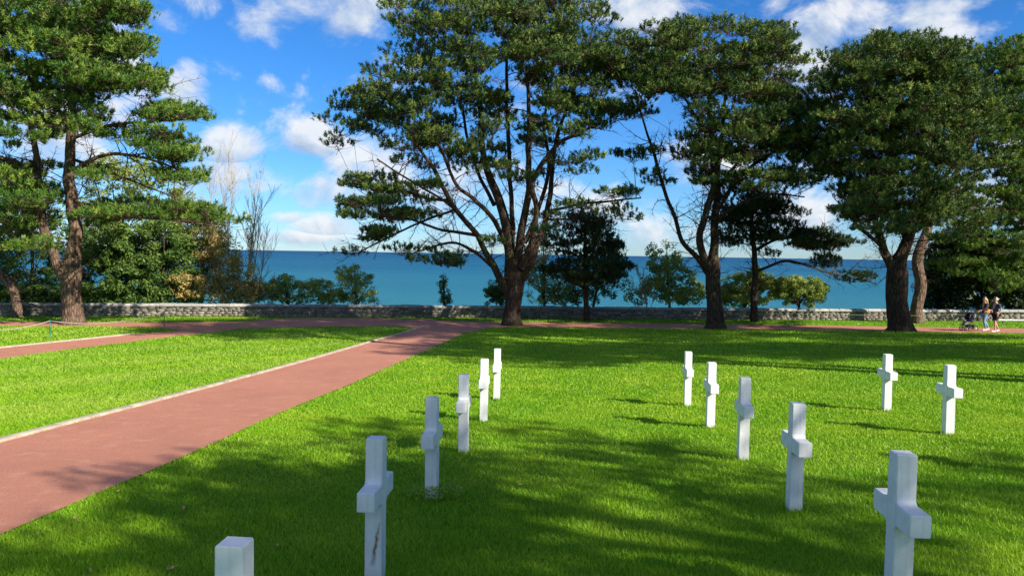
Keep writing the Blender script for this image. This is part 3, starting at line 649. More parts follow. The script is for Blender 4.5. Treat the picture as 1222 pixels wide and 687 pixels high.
SH = [(14.8, 15.2, 25, 4.8, 120, .76, 'very tall pine right of the view whose shadow reaches the meeting of the paths'), (18.6, 19.5, 25, 4.8, 120, .76, 'very tall slender-stemmed pine right of the view behind the tallest one'),
      (13.4, -3.1, 12, 3.5, 46, .76, 'pine just right of the viewer shading the near left lawn'), (13.2, -6.6, 12, 3.4, 52, .76, 'pine behind the viewer shading the nearest grass'),
      (20.4, -5.6, 12, 4.0, 46, .76, 'pine right of the viewer shading the near right lawn'), (26.6, -5.8, 12.5, 4.2, 58, .74, 'pine well to the right behind the viewer'),
      (17.8, 22.5, 18, 6.3, 190, .72, 'tall pine right of the view shading the path before the central trunk'), (21.3, 11.0, 18, 4.6, 140, .72, 'tall pine right of the view shading the middle lawn'),
      (29, 11.4, 18, 5, 150, .72, 'tall pine right of the view shading the farthest crosses'), (28, 22, 18, 5.5, 170, .72, 'tall pine right of the view shading the lawn before the thick trunk'),
      (36.5, 10.0, 18, 5, 150, .72, 'tall pine far right shading the right-hand crosses'), (37.5, 20, 18, 4.8, 120, .72, 'tall pine far right shading the lawn before the walkers')]
for i, (x, y, h, r_, n, lo, lab) in enumerate(SH): free_pine(x, y, h, r_, n, lab, 100+i, lo)

# ------------------------------------------------------------------ broadleaf shrubs
def shrub(name, label, group, base_px, Y, E, mats, n, D, size=.16, per=60, stem=None, cat='shrub', holes=(), clump=.45, ground=None):
    n = int(n*1.25); per = int(per*1.6); size *= 1.15
    if name == 'low_bush': size *= .72; per = int(per*1.25); clump *= .8; n = int(n*1.3); E = [(a+q*rng.normal(0, c*.35), b-q*abs(rng.normal(0, d*.55)), c*(1-.35*q), d*(1-.3*q)) for a, b, c, d in [e[:4] for e in E] for q in (0, 1)]
    x, y = base_px; b = W(np.array(float(x)), np.array(float(y)), Y); b = np.array([b[0], Y, float(gz(b[0], Y))])
    root = empty(name, b, label, cat, group); c = pick(E, holes, n); mid = np.mean([e[0] for e in E]); hw = max(abs(c[:, 0]-mid))*1.05
    dy = rng.uniform(-1, 1, n)*D*np.sqrt(np.clip(1-((c[:, 0]-mid)/hw)**2, .1, 1)); C = W(c[:, 0], c[:, 1], Y+dy)
    mb = MB(); top = C[np.argmax(C[:, 2])]
    bark_tube(mb, np.array([b-[0, 0, .2], b*.55+top*.45, top]), [.11, .07, .02], 8)
    idx = rng.choice(n, min(n, 26), replace=False)
    for j in idx:
        s = b+(top-b)*rng.uniform(.1, .6); t = np.linspace(0, 1, 4)[:, None]; m_ = (s+C[j])/2+rng.normal(0, .15, 3)
        mb.tube(s*(1-t)**2+2*m_*t*(1-t)+C[j]*t*t, np.linspace(.035, .008, 4), 5, cap=False)
    mb.build('stem', MAT['twig_pale'] if stem else MAT['twig'], root, True, b)
    P = []; DD = []
    for q in C:
        v = rng.normal(size=(per, 3)); v /= np.linalg.norm(v, axis=1)[:, None]; rr = rng.uniform(.3, 1, (per, 1))**.6
        s3 = clump*rng.uniform(.7, 1.3)*np.array([1, 1, .75]); P.append(q+v*rr*s3); DD.append(v)
    P = np.concatenate(P); DD = np.concatenate(DD)
    V, Fq = leaves(P, rng.uniform(.6, 1.3, len(P))*size, DD)
    o = link_mesh('foliage', V-b, [Fq], mats, root); return root
GB = 'broadleaf shrubs and trees growing beyond the wall'
shrub('broadleaf_tree', 'broad green leafy tree behind the left pine trunk', GB, (40, 370), 51, [(40, 290, 55, 35), (35, 330, 60, 28), (-10, 300, 40, 50), (20, 235, 50, 24)], MAT['leaf_green'], 190, 2.4, cat='tree')
shrub('broadleaf_tree', 'tall loose sunlit green tree rising above the long pine branch', GB, (150, 370), 52, [(140, 225, 45, 32), (190, 230, 40, 26), (140, 200, 40, 18), (110, 260, 40, 24), (170, 280, 60, 28), (215, 255, 30, 30)], MAT['leaf_yellow_lit'], 230, 2.2, size=.15, per=42, cat='tree')
shrub('leafy_shrub', 'dense green shrub with large leaves beyond the wall right of the left pine', GB, (130, 370), 49.5, [(130, 325, 50, 32), (120, 290, 40, 28)], MAT['leaf_green'], 150, 1.6, size=.19)
shrub('leafy_shrub', 'mottled dark green shrub beyond the wall with yellowing leaves', GB, (200, 370), 49.8, [(195, 325, 42, 32), (190, 290, 42, 24)], MAT['leaf_green'], 140, 1.6, size=.18)
shrub('leafy_shrub', 'dark green undergrowth filling the gap above the wall behind the left pine', GB, (60, 372), 49.3, [(30, 352, 45, 12), (80, 350, 35, 14), (-20, 350, 30, 14)], MAT['leaf_green'], 110, .9, size=.16)
shrub('leafy_shrub', 'low green undergrowth just above the wall between the left pine and the golden bushes', GB, (160, 372), 49.2, [(140, 354, 40, 10), (195, 354, 40, 10)], MAT['leaf_green'], 90, .8, size=.16)
shrub('leafy_shrub', 'small golden brown bush low over the wall coping', GB, (222, 365), 48.6, [(222, 340, 22, 14)], MAT['leaf_gold'], 34, .6, size=.15, clump=.35)
shrub('leafy_shrub', 'autumn golden brown bush below the bare branches', GB, (268, 368), 49.6, [(262, 310, 24, 32), (275, 335, 34, 24), (250, 290, 20, 20), (295, 348, 18, 12), (270, 356, 40, 8)], MAT['leaf_gold'], 170, 1.3, size=.13, per=42, stem=1, clump=.4)
shrub('leafy_shrub', 'olive green bush overhanging the wall behind the golden bushes', GB, (240, 368), 51, [(235, 310, 35, 40), (240, 270, 30, 24), (300, 350, 20, 10)], MAT['leaf_olive'], 110, 1.5, size=.14, per=44, stem=1)
GL = 'low bushes peeping over the wall against the sea'
shrub('low_bush', 'round yellow green bush over the wall where the sea begins', GL, (345, 370), 50, [(350, 349, 38, 13), (325, 350, 22, 13), (380, 348, 22, 14), (400, 355, 18, 8)], MAT['leaf_yellow_lit'], 120, .9, size=.13, per=44, clump=.33)
shrub('low_bush', 'taller wispy grey green bush left of the path end', GL, (425, 370), 50, [(423, 345, 24, 16), (432, 335, 13, 12), (412, 335, 10, 10), (445, 356, 18, 8), (400, 354, 14, 9)], MAT['leaf_yellow_lit'], 95, .8, size=.12, per=34, clump=.32)
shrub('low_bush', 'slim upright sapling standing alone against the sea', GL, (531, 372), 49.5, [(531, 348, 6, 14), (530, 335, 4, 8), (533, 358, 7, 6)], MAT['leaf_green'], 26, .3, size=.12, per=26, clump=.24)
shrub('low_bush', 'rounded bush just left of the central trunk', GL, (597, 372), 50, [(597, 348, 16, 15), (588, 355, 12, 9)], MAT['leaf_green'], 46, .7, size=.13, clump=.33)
shrub('low_bush', 'green bush between the central trunk and the small dark pine', GL, (650, 372), 50, [(645, 335, 22, 26), (640, 300, 18, 20), (665, 350, 26, 13)], MAT['leaf_yellow_lit'], 90, 1, size=.13, per=36, clump=.36)
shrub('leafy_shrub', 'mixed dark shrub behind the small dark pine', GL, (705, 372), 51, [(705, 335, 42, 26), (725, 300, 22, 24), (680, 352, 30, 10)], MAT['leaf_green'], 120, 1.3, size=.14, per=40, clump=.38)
shrub('leafy_shrub', 'leafy bush left of the twin-stemmed pine with a dark top', GL, (800, 372), 51, [(800, 338, 32, 26), (790, 308, 24, 18), (825, 350, 20, 14), (765, 352, 16, 12)], MAT['leaf_yellow_lit'], 140, 1.2, size=.14, per=40, clump=.38)
shrub('low_bush', 'bright yellow green bush behind the second small dark pine', GL, (885, 372), 50, [(890, 346, 34, 20), (870, 355, 18, 10), (905, 335, 18, 12)], MAT['leaf_yellow_lit'], 110, 1, size=.15, clump=.36)
shrub('low_bush', 'bright yellow green dome of a bush at the edge of the open sea view', GL, (955, 372), 50, [(955, 348, 32, 18), (935, 345, 18, 14), (970, 345, 16, 13)], MAT['leaf_yellow_lit'], 110, 1, size=.15, clump=.36)
GD = 'dark shrubs beyond the wall at the right'
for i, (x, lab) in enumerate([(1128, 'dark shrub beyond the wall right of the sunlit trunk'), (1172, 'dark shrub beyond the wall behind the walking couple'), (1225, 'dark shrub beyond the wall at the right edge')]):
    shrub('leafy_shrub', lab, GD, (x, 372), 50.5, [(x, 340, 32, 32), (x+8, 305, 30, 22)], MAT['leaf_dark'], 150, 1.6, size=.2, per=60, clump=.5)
# bare trees with ivy
def bare_tree(name, label, base_px, Y, tips, m, ivy, seedv):
    st = random.Random(seedv)
    b = W(np.array(float(base_px[0])), np.array(float(base_px[1])), Y); g = float(gz(b[0], Y)); b[2] = g
    root = empty(name, b, label, 'tree', 'bare branching trees beyond the wall'); mb = MB()
    def grow(p, d, l, r, lev):
        n = 5; Q = [p]
        for i in range(n):
            d = d+np.array([st.gauss(0, .10), st.gauss(0, .10), st.gauss(.05, .05)]); d /= np.linalg.norm(d); Q.append(Q[-1]+d*l/n)
        mb.tube(np.array(Q), np.linspace(r, r*.45, n+1), 6 if lev < 2 else 4, cap=False)
        if lev < 3:
            for i in range(1 if lev else 2, n+1):
                for _ in range(2 if lev < 2 else 1):
                    a = st.uniform(0, 6.28); e = d+np.array([math.cos(a), math.sin(a)*.8, .25])*st.uniform(.25, .6); e /= np.linalg.norm(e)
                    grow(Q[i], e, l*st.uniform(.25, .45), max(.008, r*(.45-.04*i)), lev+1)
    for tx, ty, w in tips:
        e = W(np.array(float(tx)), np.array(float(ty)), Y+st.uniform(-.6, .6)); d = e-b; l = np.linalg.norm(d)
        grow(b.copy(), d/l, l*.85, w, 0)
    mb.build('trunk', m, root, False, b)
    if ivy:
        c = pick(ivy, [], 30); C = W(c[:, 0], c[:, 1], Y+rng.uniform(-.2, .2, 30))
        P = np.repeat(C, 40, 0)+rng.normal(0, .14, (1200, 3)); V, Fq = leaves(P, rng.uniform(.08, .15, 1200)); link_mesh('ivy', V-b, [Fq], MAT['leaf_yellow_lit'], root)
bare_tree('bare_tree', 'leafless pale tree rising left of the sea view, half hidden by the long pine branch', (268, 366), 50.3, [(258, 218, .055), (243, 215, .045), (272, 240, .04)], MAT['bark_pale'], None, 3)
bare_tree('bare_tree', 'leafless pale tree with ivy on its stem at the edge of the sea view', (292, 366), 50, [(300, 224, .075), (318, 285, .04), (310, 250, .05)], MAT['bark_pale'], [(299, 300, 3, 34), (296, 335, 6, 22), (290, 345, 14, 12)], 8)
bare_tree('bare_tree', 'low tangle of leafless twigs left of the twin-stemmed pine', (775, 368), 50, [(760, 335, .02), (775, 325, .02), (788, 338, .02), (768, 345, .02)], MAT['bark_pale'], None, 5)
bare_tree('bare_tree', 'thin leafless twigs leaning out beside the low bushes', (318, 368), 50, [(330, 338, .02), (345, 345, .02), (322, 330, .02)], MAT['bark_pale'], None, 6)

# ------------------------------------------------------------------ rope barriers, posts
MAT['green_paint'] = simple('green_post_paint', (.012, .13, .055), .45, .5, var=.1)
MAT['dark_post'] = simple('dark_post_paint', (.03, .045, .03), .5, .4, var=.1)
MAT['rope'] = simple('pale_rope', (.36, .32, .25), .9, .1, var=.2, scale=30)
def post(mb, P, h, r):
    mb.tube(np.array([P-[0, 0, .15], P+[0, 0, h*.5], P+[0, 0, h]]), r, 10)
    mb.tube(np.array([P+[0, 0, h], P+[0, 0, h+.02]]), r*1.5, 10)
def sag(a, b, s, n=14):
    t = np.linspace(0, 1, n)[:, None]; Q = a*(1-t)+b*t; Q[:, 2] -= s*4*(t*(1-t))[:, 0]; return Q
def barrier(name, label, pts, h, r, sags, mats, cat='rope barrier', group=None, rr=.011):
    P = [G(np.array(float(x)), np.array(float(y))) for x, y in pts]
    root = empty(name, P[0], label, cat, group)
    for i, p in enumerate(P):
        mb = MB(); post(mb, p, h, r); mb.build('post', mats[i], root, True, P[0])
    for i in range(len(P)-1):
        mb = MB(); Q = sag(P[i]+[0, 0, h-.03], P[i+1]+[0, 0, h-.03], sags[i], 20)
        mb.tube(Q, rr, 8); mb.build('rope', MAT['rope'], root, True, P[0])
barrier('rope_barrier', 'green posts with a sagging pale rope round the roped grass at left', [(-60, 412), (60, 405), (196, 390)], .82, .024, [.28, .32], [MAT['green_paint'], MAT['green_paint'], MAT['dark_post']], rr=.018)
barrier('rope_barrier', 'thin dark posts with a pale rope on the strip of grass behind the walkers', [(982, 387.5), (1138, 389.2), (1262, 391)], .72, .014, [.12, .1], [MAT['dark_post']]*3, rr=.009)
P = G(np.array(567.), np.array(383.5)); mb = MB(); post(mb, np.zeros(3), .6, .016); o = mb.build('garden_post', MAT['dark_post'], None, True); o.location = P
tag(o, 'single short thin post on the grass strip left of the central trunk', 'post')

# weeds at the foot of one cross
wc = cross_xy[2]; n = 800; th = rng.uniform(0, 6.283, n); r = .06+.2*rng.uniform(0, 1, n)**.8
q = np.stack([wc[0]+.03+r*np.cos(th)*1.25, wc[1]-.03+r*np.sin(th)*.8, 0*r], 1); q[:, 2] = gz(q[:, 0], q[:, 1])+rng.uniform(.06, .16, n)
MAT['weed'] = leaf_mat('weed_leaf', (.16, .33, .02, 1), (.42, .52, .07, 1), (.2, .36, .03, 1), .4, nscale=3)
V, Fq = leaves(q-wc, rng.uniform(.022, .04, n)); o = link_mesh('weed_clump', V, [Fq], MAT['weed']); o.location = wc; tag(o, 'pale green clover-like weeds growing round the foot of a cross', 'weeds', kind='stuff')
# fallen leaves
MAT['dry_leaf'] = simple('dry_leaf', (.42, .25, .11), .8, .2, var=.4, scale=20)
for i, (x, y) in enumerate([(141, 590), (172, 571), (237, 589), (219, 610), (165, 635), (330, 655), (108, 685), (204, 683), (371, 578), (449, 553), (470, 551), (252, 604), (660, 571), (1042, 620), (868, 503), (927, 523), (620, 582), (557, 545), (752, 540), (385, 600), (300, 640), (90, 622)]):
    p = G(np.array(float(x)), np.array(float(y))); bm = bmesh.new(); s = random.uniform(.022, .036)
    pts = [(0, -1, .1), (.42, -.35, .35), (.45, .3, .1), (0, 1, .45), (-.45, .3, .3), (-.42, -.35, .05)]
    vs = [bm.verts.new((a*s, b*s, c*s)) for a, b, c in pts]; ct = bm.verts.new((0, 0, -.1*s))
    for q in range(6): bm.faces.new((vs[q], vs[(q+1) % 6], ct))
    me = bpy.data.meshes.new('fallen_leaf'); bm.to_mesh(me); bm.free(); me.materials.append(MAT['dry_leaf'])
    o = bpy.data.objects.new('fallen_leaf', me); COL.objects.link(o); o.location = (p[0], p[1], p[2]+.035)
    o.rotation_euler = (random.uniform(-.5, .5), random.uniform(-.5, .5), random.uniform(0, 6.28))
    tag(o, 'small dry brown leaf lying on the grass', 'leaf', 'fallen leaves on the lawn')

# ------------------------------------------------------------------ people and pushchair
MAT['skin'] = simple('skin_tone', (.52, .30, .20), .55, .35, var=.06)
MAT['blond'] = simple('blond_hair', (.50, .33, .13), .5, .4, var=.25, scale=30)
MAT['grey_hair'] = simple('grey_hair', (.45, .42, .38), .6, .3, var=.2, scale=30)
MAT['navy'] = simple('navy_cloth', (.035, .055, .10), .8, .2, var=.15)
MAT['black_cloth'] = simple('black_cloth', (.012, .012, .018), .85, .2, var=.2)
MAT['plum'] = simple('dark_top_cloth', (.045, .035, .055), .85, .2, var=.2)
MAT['denim'] = simple('pale_denim', (.16, .30, .42), .85, .2, var=.2, scale=20)
MAT['orange'] = simple('orange_cloth', (.85, .27, .02), .8, .2, var=.1)
MAT['white_shoe'] = simple('white_shoe', (.7, .7, .68), .6, .3)
MAT['eye'] = simple('eye_dark', (.02, .015, .01), .2, .5, var=0)
MAT['grey_cloth'] = simple('grey_cloth', (.20, .20, .22), .85, .2)
MAT['black_metal'] = simple('black_frame', (.02, .02, .022), .4, .5)
MAT['rubber'] = simple('rubber', (.025, .025, .025), .8, .3)
MAT['rim'] = simple('pale_rim', (.45, .45, .47), .4, .5)
MAT['white_paint'] = simple('white_paint', (.75, .75, .72), .6, .4, var=.06)
def skin(name, J, E, m, parent, lev=2, root=0):
    """J: joint -> (x,y,z,r), E: joint pairs. One continuous skinned surface."""
    keys = list(J); me = bpy.data.meshes.new(name)
    me.from_pydata([J[k][:3] for k in keys], [(keys.index(a), keys.index(b)) for a, b in E], []); me.materials.append(m)
    o = bpy.data.objects.new(name, me); COL.objects.link(o)
    s = o.modifiers.new('skin', 'SKIN'); s.use_smooth_shade = True
    for i, k in enumerate(keys):
        v = me.skin_vertices[0].data[i]; r = J[k][3]; v.radius = (r, r) if not isinstance(r, tuple) else r; v.use_root = (i == root)
    sb = o.modifiers.new('sub', 'SUBSURF'); sb.levels = lev; sb.render_levels = lev
    dg = bpy.context.evaluated_depsgraph_get(); dg.update(); ev = bpy.data.meshes.new_from_object(o.evaluated_get(dg)); o.modifiers.clear(); o.data = ev; ev.name = name
    if parent: o.parent = parent
    return o
def hand(J, E, key, w, d, side):
    """palm, four unequal bent fingers and a thumb; w wrist, d direction of the hand"""
    d = np.array(d, float)/np.linalg.norm(d); lat = np.cross(d, [0, 0, 1.]) if abs(d[2]) < .8 else np.array([1., 0, 0]); lat /= np.linalg.norm(lat); nr = np.cross(lat, d)
    p = w+d*.05; J[key+'palm'] = (*p, .026); E.append((key, key+'palm'))
    for i, (o, l) in enumerate([(-.030, .062), (-.010, .075), (.010, .070), (.030, .055)]):
        a = p+d*.04+lat*o; b = a+d*l*.5-nr*.012*side; c = b+d*l*.35-nr*.03*side
        for q, (nm, pt) in enumerate((('a', a), ('b', b), ('c', c))): J[f'{key}f{i}{nm}'] = (*pt, .0095-.001*q)
        E += [(key+'palm', f'{key}f{i}a'), (f'{key}f{i}a', f'{key}f{i}b'), (f'{key}f{i}b', f'{key}f{i}c')]
    a = w+d*.03+lat*.04; b = a+d*.035+lat*.02-nr*.012*side
    J[key+'ta'] = (*a, .012); J[key+'tb'] = (*b, .010); E += [(key+'palm', key+'ta'), (key+'ta', key+'tb')]
def person(P, rz, scale, label, group, female, hair_m, top_m, leg_m, arms, legs):
    root = empty('person', P, label, 'person', group, rz); root.scale = (scale,)*3
    sw = .165 if female else .2
    J = dict(pelvis=(0, 0, .95, (.15, .11)), waist=(0, 0, 1.1, (.125, .10) if female else (.14, .11)), chest=(.01, 0, 1.30, (.15, .11)), neckb=(.01, 0, 1.44, .07), neck=(.02, 0, 1.50, .052), jaw=(.045, 0, 1.56, .066), head=(.035, 0, 1.63, (.078, .095)), crown=(.02, 0, 1.705, .06), nose=(.135, 0, 1.605, .014), chin=(.095, 0, 1.545, .03))
    E = [('pelvis', 'waist'), ('waist', 'chest'), ('chest', 'neckb'), ('neckb', 'neck'), ('neck', 'jaw'), ('jaw', 'head'), ('head', 'crown'), ('head', 'nose'), ('jaw', 'chin')]
    for s, nm in ((1, 'l'), (-1, 'r')):
        J['sh'+nm] = (0, s*sw, 1.40, .058); el, wr, hd = arms[nm]
        J['el'+nm] = (*el, .041); J['fo'+nm] = (*(np.array(el)*.6+np.array(wr)*.4), .038); J['wr'+nm] = (*wr, .027)
        E += [('neckb', 'sh'+nm), ('sh'+nm, 'el'+nm), ('el'+nm, 'fo'+nm), ('fo'+nm, 'wr'+nm)]; hand(J, E, 'wr'+nm, np.array(wr), hd, 1)
        kn, an, toe = legs[nm]
        J['hip'+nm] = (0, s*.09, .86, .088); J['kn'+nm] = (*kn, .055); c = np.array(kn)*.65+np.array(an)*.35-np.array([.015, 0, 0]); J['ca'+nm] = (*c, .055); J['an'+nm] = (*an, .035); J['heel'+nm] = (an[0]-.03, an[1], an[2]-.045, .034); J['toe'+nm] = (*toe, .03)
        E += [('pelvis', 'hip'+nm), ('hip'+nm, 'kn'+nm), ('kn'+nm, 'ca'+nm), ('ca'+nm, 'an'+nm), ('an'+nm, 'heel'+nm), ('heel'+nm, 'toe'+nm)]
        J['ear'+nm] = (.025, s*.088, 1.615, .016); E.append(('head', 'ear'+nm))
    skin('body', J, E, MAT['skin'], root)
    def grow(k, d): r = J[k][3]; r = tuple(x+d for x in r) if isinstance(r, tuple) else r+d; return (*J[k][:3], r)
    def lerp(a, b, t, r): return (*(np.array(J[a][:3])*(1-t)+np.array(J[b][:3])*t), r)
    T = dict(waist=grow('waist', .022), pelvis=(0, 0, .93, (.175, .135)), chest=grow('chest', .022), neckb=(.01, 0, 1.425, .085)); TE = [('pelvis', 'waist'), ('waist', 'chest'), ('chest', 'neckb')]
    for nm in 'lr':
        T['sh'+nm] = grow('sh'+nm, .02); TE.append(('neckb', 'sh'+nm))
        if female: T['el'+nm] = grow('el'+nm, .014); T['wr'+nm] = lerp('el'+nm, 'wr'+nm, .8, .04); TE += [('sh'+nm, 'el'+nm), ('el'+nm, 'wr'+nm)]
        else: T['el'+nm] = lerp('sh'+nm, 'el'+nm, .7, .062); TE.append(('sh'+nm, 'el'+nm))
    skin('shirt', T, TE, top_m, root)
    L = dict(pelvis=(0, 0, .93, (.165, .125))); LE = []
    for nm in 'lr':
        L['hip'+nm] = grow('hip'+nm, .02); LE.append(('pelvis', 'hip'+nm))
        if female: L['kn'+nm] = grow('kn'+nm, .016); L['ca'+nm] = grow('ca'+nm, .014); L['an'+nm] = lerp('ca'+nm, 'an'+nm, .8, .05); LE += [('hip'+nm, 'kn'+nm), ('kn'+nm, 'ca'+nm), ('ca'+nm, 'an'+nm)]
        else: L['kn'+nm] = lerp('hip'+nm, 'kn'+nm, .85, .09); LE.append(('hip'+nm, 'kn'+nm))
    skin('jeans' if female else 'shorts', L, LE, leg_m, root)
    for nm in 'lr':
        a, b = J['heel'+nm], J['toe'+nm]
        skin('shoe', dict(a=(a[0]-.01, a[1], a[2], .045), b=((a[0]+b[0])/2, a[1], (a[2]+b[2])/2, .046), c=(b[0]+.02, b[1], b[2], .038)), [('a', 'b'), ('b', 'c')], MAT['white_shoe'], root)
    if female:
        H = dict(t=(.0, 0, 1.70, .075), m=(-.045, 0, 1.62, (.10, .07)), b=(-.075, 0, 1.50, (.10, .05)), c=(-.10, 0, 1.36, (.10, .045)), d=(-.13, 0, 1.26, (.07, .03)), f=(.05, 0, 1.725, .045), s1=(-.01, .08, 1.58, .035), s2=(-.01, -.08, 1.58, .035))
        skin('hair', H, [('t', 'm'), ('m', 'b'), ('b', 'c'), ('c', 'd'), ('t', 'f'), ('m', 's1'), ('m', 's2')], hair_m, root)
        Jk = dict(u=(-.13, 0, 1.17, (.13, .05)), b=(-.14, 0, 1.0, (.14, .06)), l=(-.03, .17, 1.0, .045), r=(-.03, -.17, 1.0, .045), f=(.12, .08, .98, .03), g=(.12, -.08, .98, .03), d=(-.15, .03, .86, (.12, .035)), e=(-.14, .05, .78, (.07, .02)))
        skin('jacket', Jk, [('b', 'u'), ('b', 'l'), ('b', 'r'), ('l', 'f'), ('r', 'g'), ('b', 'd'), ('d', 'e')], MAT['orange'], root)
    else:
        skin('hair', dict(t=(.01, 0, 1.70, .077), m=(-.04, 0, 1.65, .075), b=(-.05, 0, 1.585, .05), f=(.065, 0, 1.72, .04)), [('t', 'm'), ('m', 'b'), ('t', 'f')], hair_m, root)
    for s in (1, -1):
        mb = MB(); mb.tube(np.array([[.118, s*.032, 1.632], [.126, s*.032, 1.632]]), .010, 8); mb.build('eye', MAT['eye'], root)
    return root
Pm = G(np.array(1187.5), np.array(395.8)); Pw = G(np.array(1174.5), np.array(394.2))
person(Pm, math.pi+.1, .98, 'man in navy t-shirt and black shorts walking on the path behind the woman', 'couple walking with a pushchair', False, MAT['grey_hair'], MAT['navy'], MAT['black_cloth'],
  dict(l=((-.08, .25, 1.14), (.06, .25, .93), (.25, 0, -1)), r=((-.06, -.26, 1.14), (.12, -.24, .95), (.4, 0, -1))),
  dict(l=((.12, .10, .50), (.10, .10, .08), (.28, .11, .04)), r=((-.02, -.10, .50), (-.26, -.10, .12), (-.12, -.11, .035))))
person(Pw, math.pi, .98, 'woman with long blond hair, pale jeans and orange jacket pushing a pushchair', 'couple walking with a pushchair', True, MAT['blond'], MAT['plum'], MAT['denim'],
  dict(l=((.10, .21, 1.15), (.36, .19, 1.04), (1, 0, .0)), r=((.10, -.21, 1.15), (.36, -.19, 1.04), (1, 0, .0))),
  dict(l=((.10, .09, .50), (-.02, .09, .08), (.15, .10, .035)), r=((-.02, -.09, .50), (-.28, -.09, .13), (-.14, -.10, .035))))
def pushchair():
    P = Pw+np.array([-.82, -.02, 0]); P[2] = gz(P[0], P[1])
    root = empty('pushchair', P, 'black pushchair with a grey hood pushed ahead of the woman', 'pushchair', None, math.pi)
    for x, r in ((.24, .10), (-.22, .12)):
        for y in (-.23, .23):
            th = np.linspace(0, 2*math.pi, 21); mb = MB(); mb.tube(np.stack([x+r*np.cos(th), y+0*th, r+.012+r*np.sin(th)], 1), .018, 6, cap=False)
            wh = mb.build('wheel', MAT['rubber'], root, True); mb = MB(); mb.tube(np.array([[x, y-.015, r+.012], [x, y+.015, r+.012]]), r*.35, 10)
            for q in range(6):
                a = q*math.pi/3; mb.tube(np.array([[x, y, r+.012], [x+r*.95*math.cos(a), y, r+.012+r*.95*math.sin(a)]]), .006, 5)
            mb.build('rim', MAT['rim'], wh)
    mb = MB()
    for y in (-.21, .21):
        mb.tube(catmull([[-.46, y, 1.03], [-.34, y, .80], [0, y, .45], [.24, y, .12]], 4), .014, 8)
        mb.tube(catmull([[-.22, y, .13], [-.1, y, .40], [.05, y, .62]], 4), .013, 8)
        mb.tube(np.array([[-.22, y, .13], [.24, y, .16]]), .011, 8)
    for p in ((-.22, .13), (.24, .12)): mb.tube(np.array([[p[0], -.23, p[1]], [p[0], .23, p[1]]]), .011, 8)
    mb.build('frame', MAT['black_metal'], root, True)
    mb = MB(); mb.tube(np.array([[-.46, -.23, 1.03], [-.48, 0, 1.04], [-.46, .23, 1.03]]), .019, 8); mb.build('handle', MAT['rubber'], root, True)
    mb = MB()
    prof = [(-.22, .88), (-.16, .62), (-.04, .46), (.18, .46), (.27, .34), (.33, .30)]
    V = []; 
    for x, z in prof:
        for y in (-.18, .18): V += [[x, y, z], [x-.03, y, z-.04]]
    for i in range(len(prof)-1):
        b = i*4; mb.f.setdefault((4, 0), []).append(np.array([[b, b+4, b+6, b+2], [b+1, b+3, b+7, b+5], [b, b+1, b+5, b+4], [b+2, b+6, b+7, b+3]]))
    mb.f[(4, 0)].append(np.array([[0, 2, 3, 1], [20, 21, 23, 22]])); mb.v.append(np.array(V)); mb.n = len(V); mb.build('seat', MAT['grey_cloth'], root)
    V = []; n, k = 7, 8
    for i in range(n):
        a = math.radians(-20+i*22)
        for j in range(k):
            y = -.2+.4*j/(k-1); e = math.sqrt(max(.05, 1-(y/.22)**2))*.12+.20
            V.append([-.12-math.cos(a)*e*-1*.9, y, .66+math.sin(a)*e])
    F = [[i*k+j, i*k+j+1, (i+1)*k+j+1, (i+1)*k+j] for i in range(n-1) for j in range(k-1)]
    o = link_mesh('hood', V, [np.array(F)], MAT['black_cloth'], root, True); s = o.modifiers.new('s', 'SOLIDIFY'); s.thickness = .012
    mb = MB(); mb.box(np.array([-.05, 0, .25]), np.array([.18, .17, .06])); o = mb.build('basket', MAT['black_cloth'], root); b = o.modifiers.new('b', 'BEVEL'); b.width = .03; b.segments = 3
pushchair()
# low white rail in front of the wall at the right edge
A = G(np.array(1192.), np.array(388.5)); B = G(np.array(1275.), np.array(389.8)); root = empty('white_rail', A, 'low white rail in front of the wall at the right edge', 'rail')
mb = MB(); mb.tube(np.array([A+[0, 0, .33], (A+B)/2+[0, 0, .33], B+[0, 0, .33]]), .045, 8); mb.build('rail', MAT['white_paint'], root, True, A)
for q in (.06, .5, .94):
    C_ = A*(1-q)+B*q; mb = MB(); mb.tube(np.array([C_-[0, 0, .1], C_+[0, 0, .29]]), .03, 8); mb.build('post', MAT['dark_post'], root, True, A)

# ------------------------------------------------------------------ sea
def sea():
    m, t, b = mat('sea_water')
    p = t.add('ShaderNodeNewGeometry').outputs['Position']
    mp = t.add('ShaderNodeMapping'); mp.inputs['Scale'].default_value = (.0006, .0022, 1); t.l.new(p, mp.inputs[0])
    n = t.noise(mp.outputs[0], 1, 4, .6); sx = t.add('ShaderNodeSeparateXYZ'); t.l.new(p, sx.inputs[0])  # noise bands in the water colour stand in for cloud shadows
    d = t.math('DIVIDE', 600, t.math('MAXIMUM', sx.outputs[1], 100))
    c = t.ramp(t.math('ADD', d, t.math('MULTIPLY', t.math('SUBTRACT', n, .5), .7)), [(0.0, (.006, .055, .13)), (.12, (.010, .095, .18)), (.4, (.02, .145, .215)), (.9, (.034, .19, .24))])
    t.l.new(c, b.inputs['Base Color']); b.inputs['Roughness'].default_value = .5; b.inputs['Specular IOR Level'].default_value = .08
    mp2 = t.add('ShaderNodeMapping'); mp2.inputs['Scale'].default_value = (.03, .10, 1); t.l.new(p, mp2.inputs[0])
    bump(t, b, t.noise(mp2.outputs[0], 1, 8, .7), 1.0, 5); return m
xs = np.array([-90000, -20000, -5000, -1500, -400, 0, 400, 1500, 5000, 20000, 90000.]); ys = np.array([110, 300, 700, 1500, 4000, 12000, 40000, 100000.])
tag(grid_sheet('sea', xs, ys, sea(), zf=lambda X, Y: X*0-48), 'calm blue green sea reaching to the horizon', kind='structure')

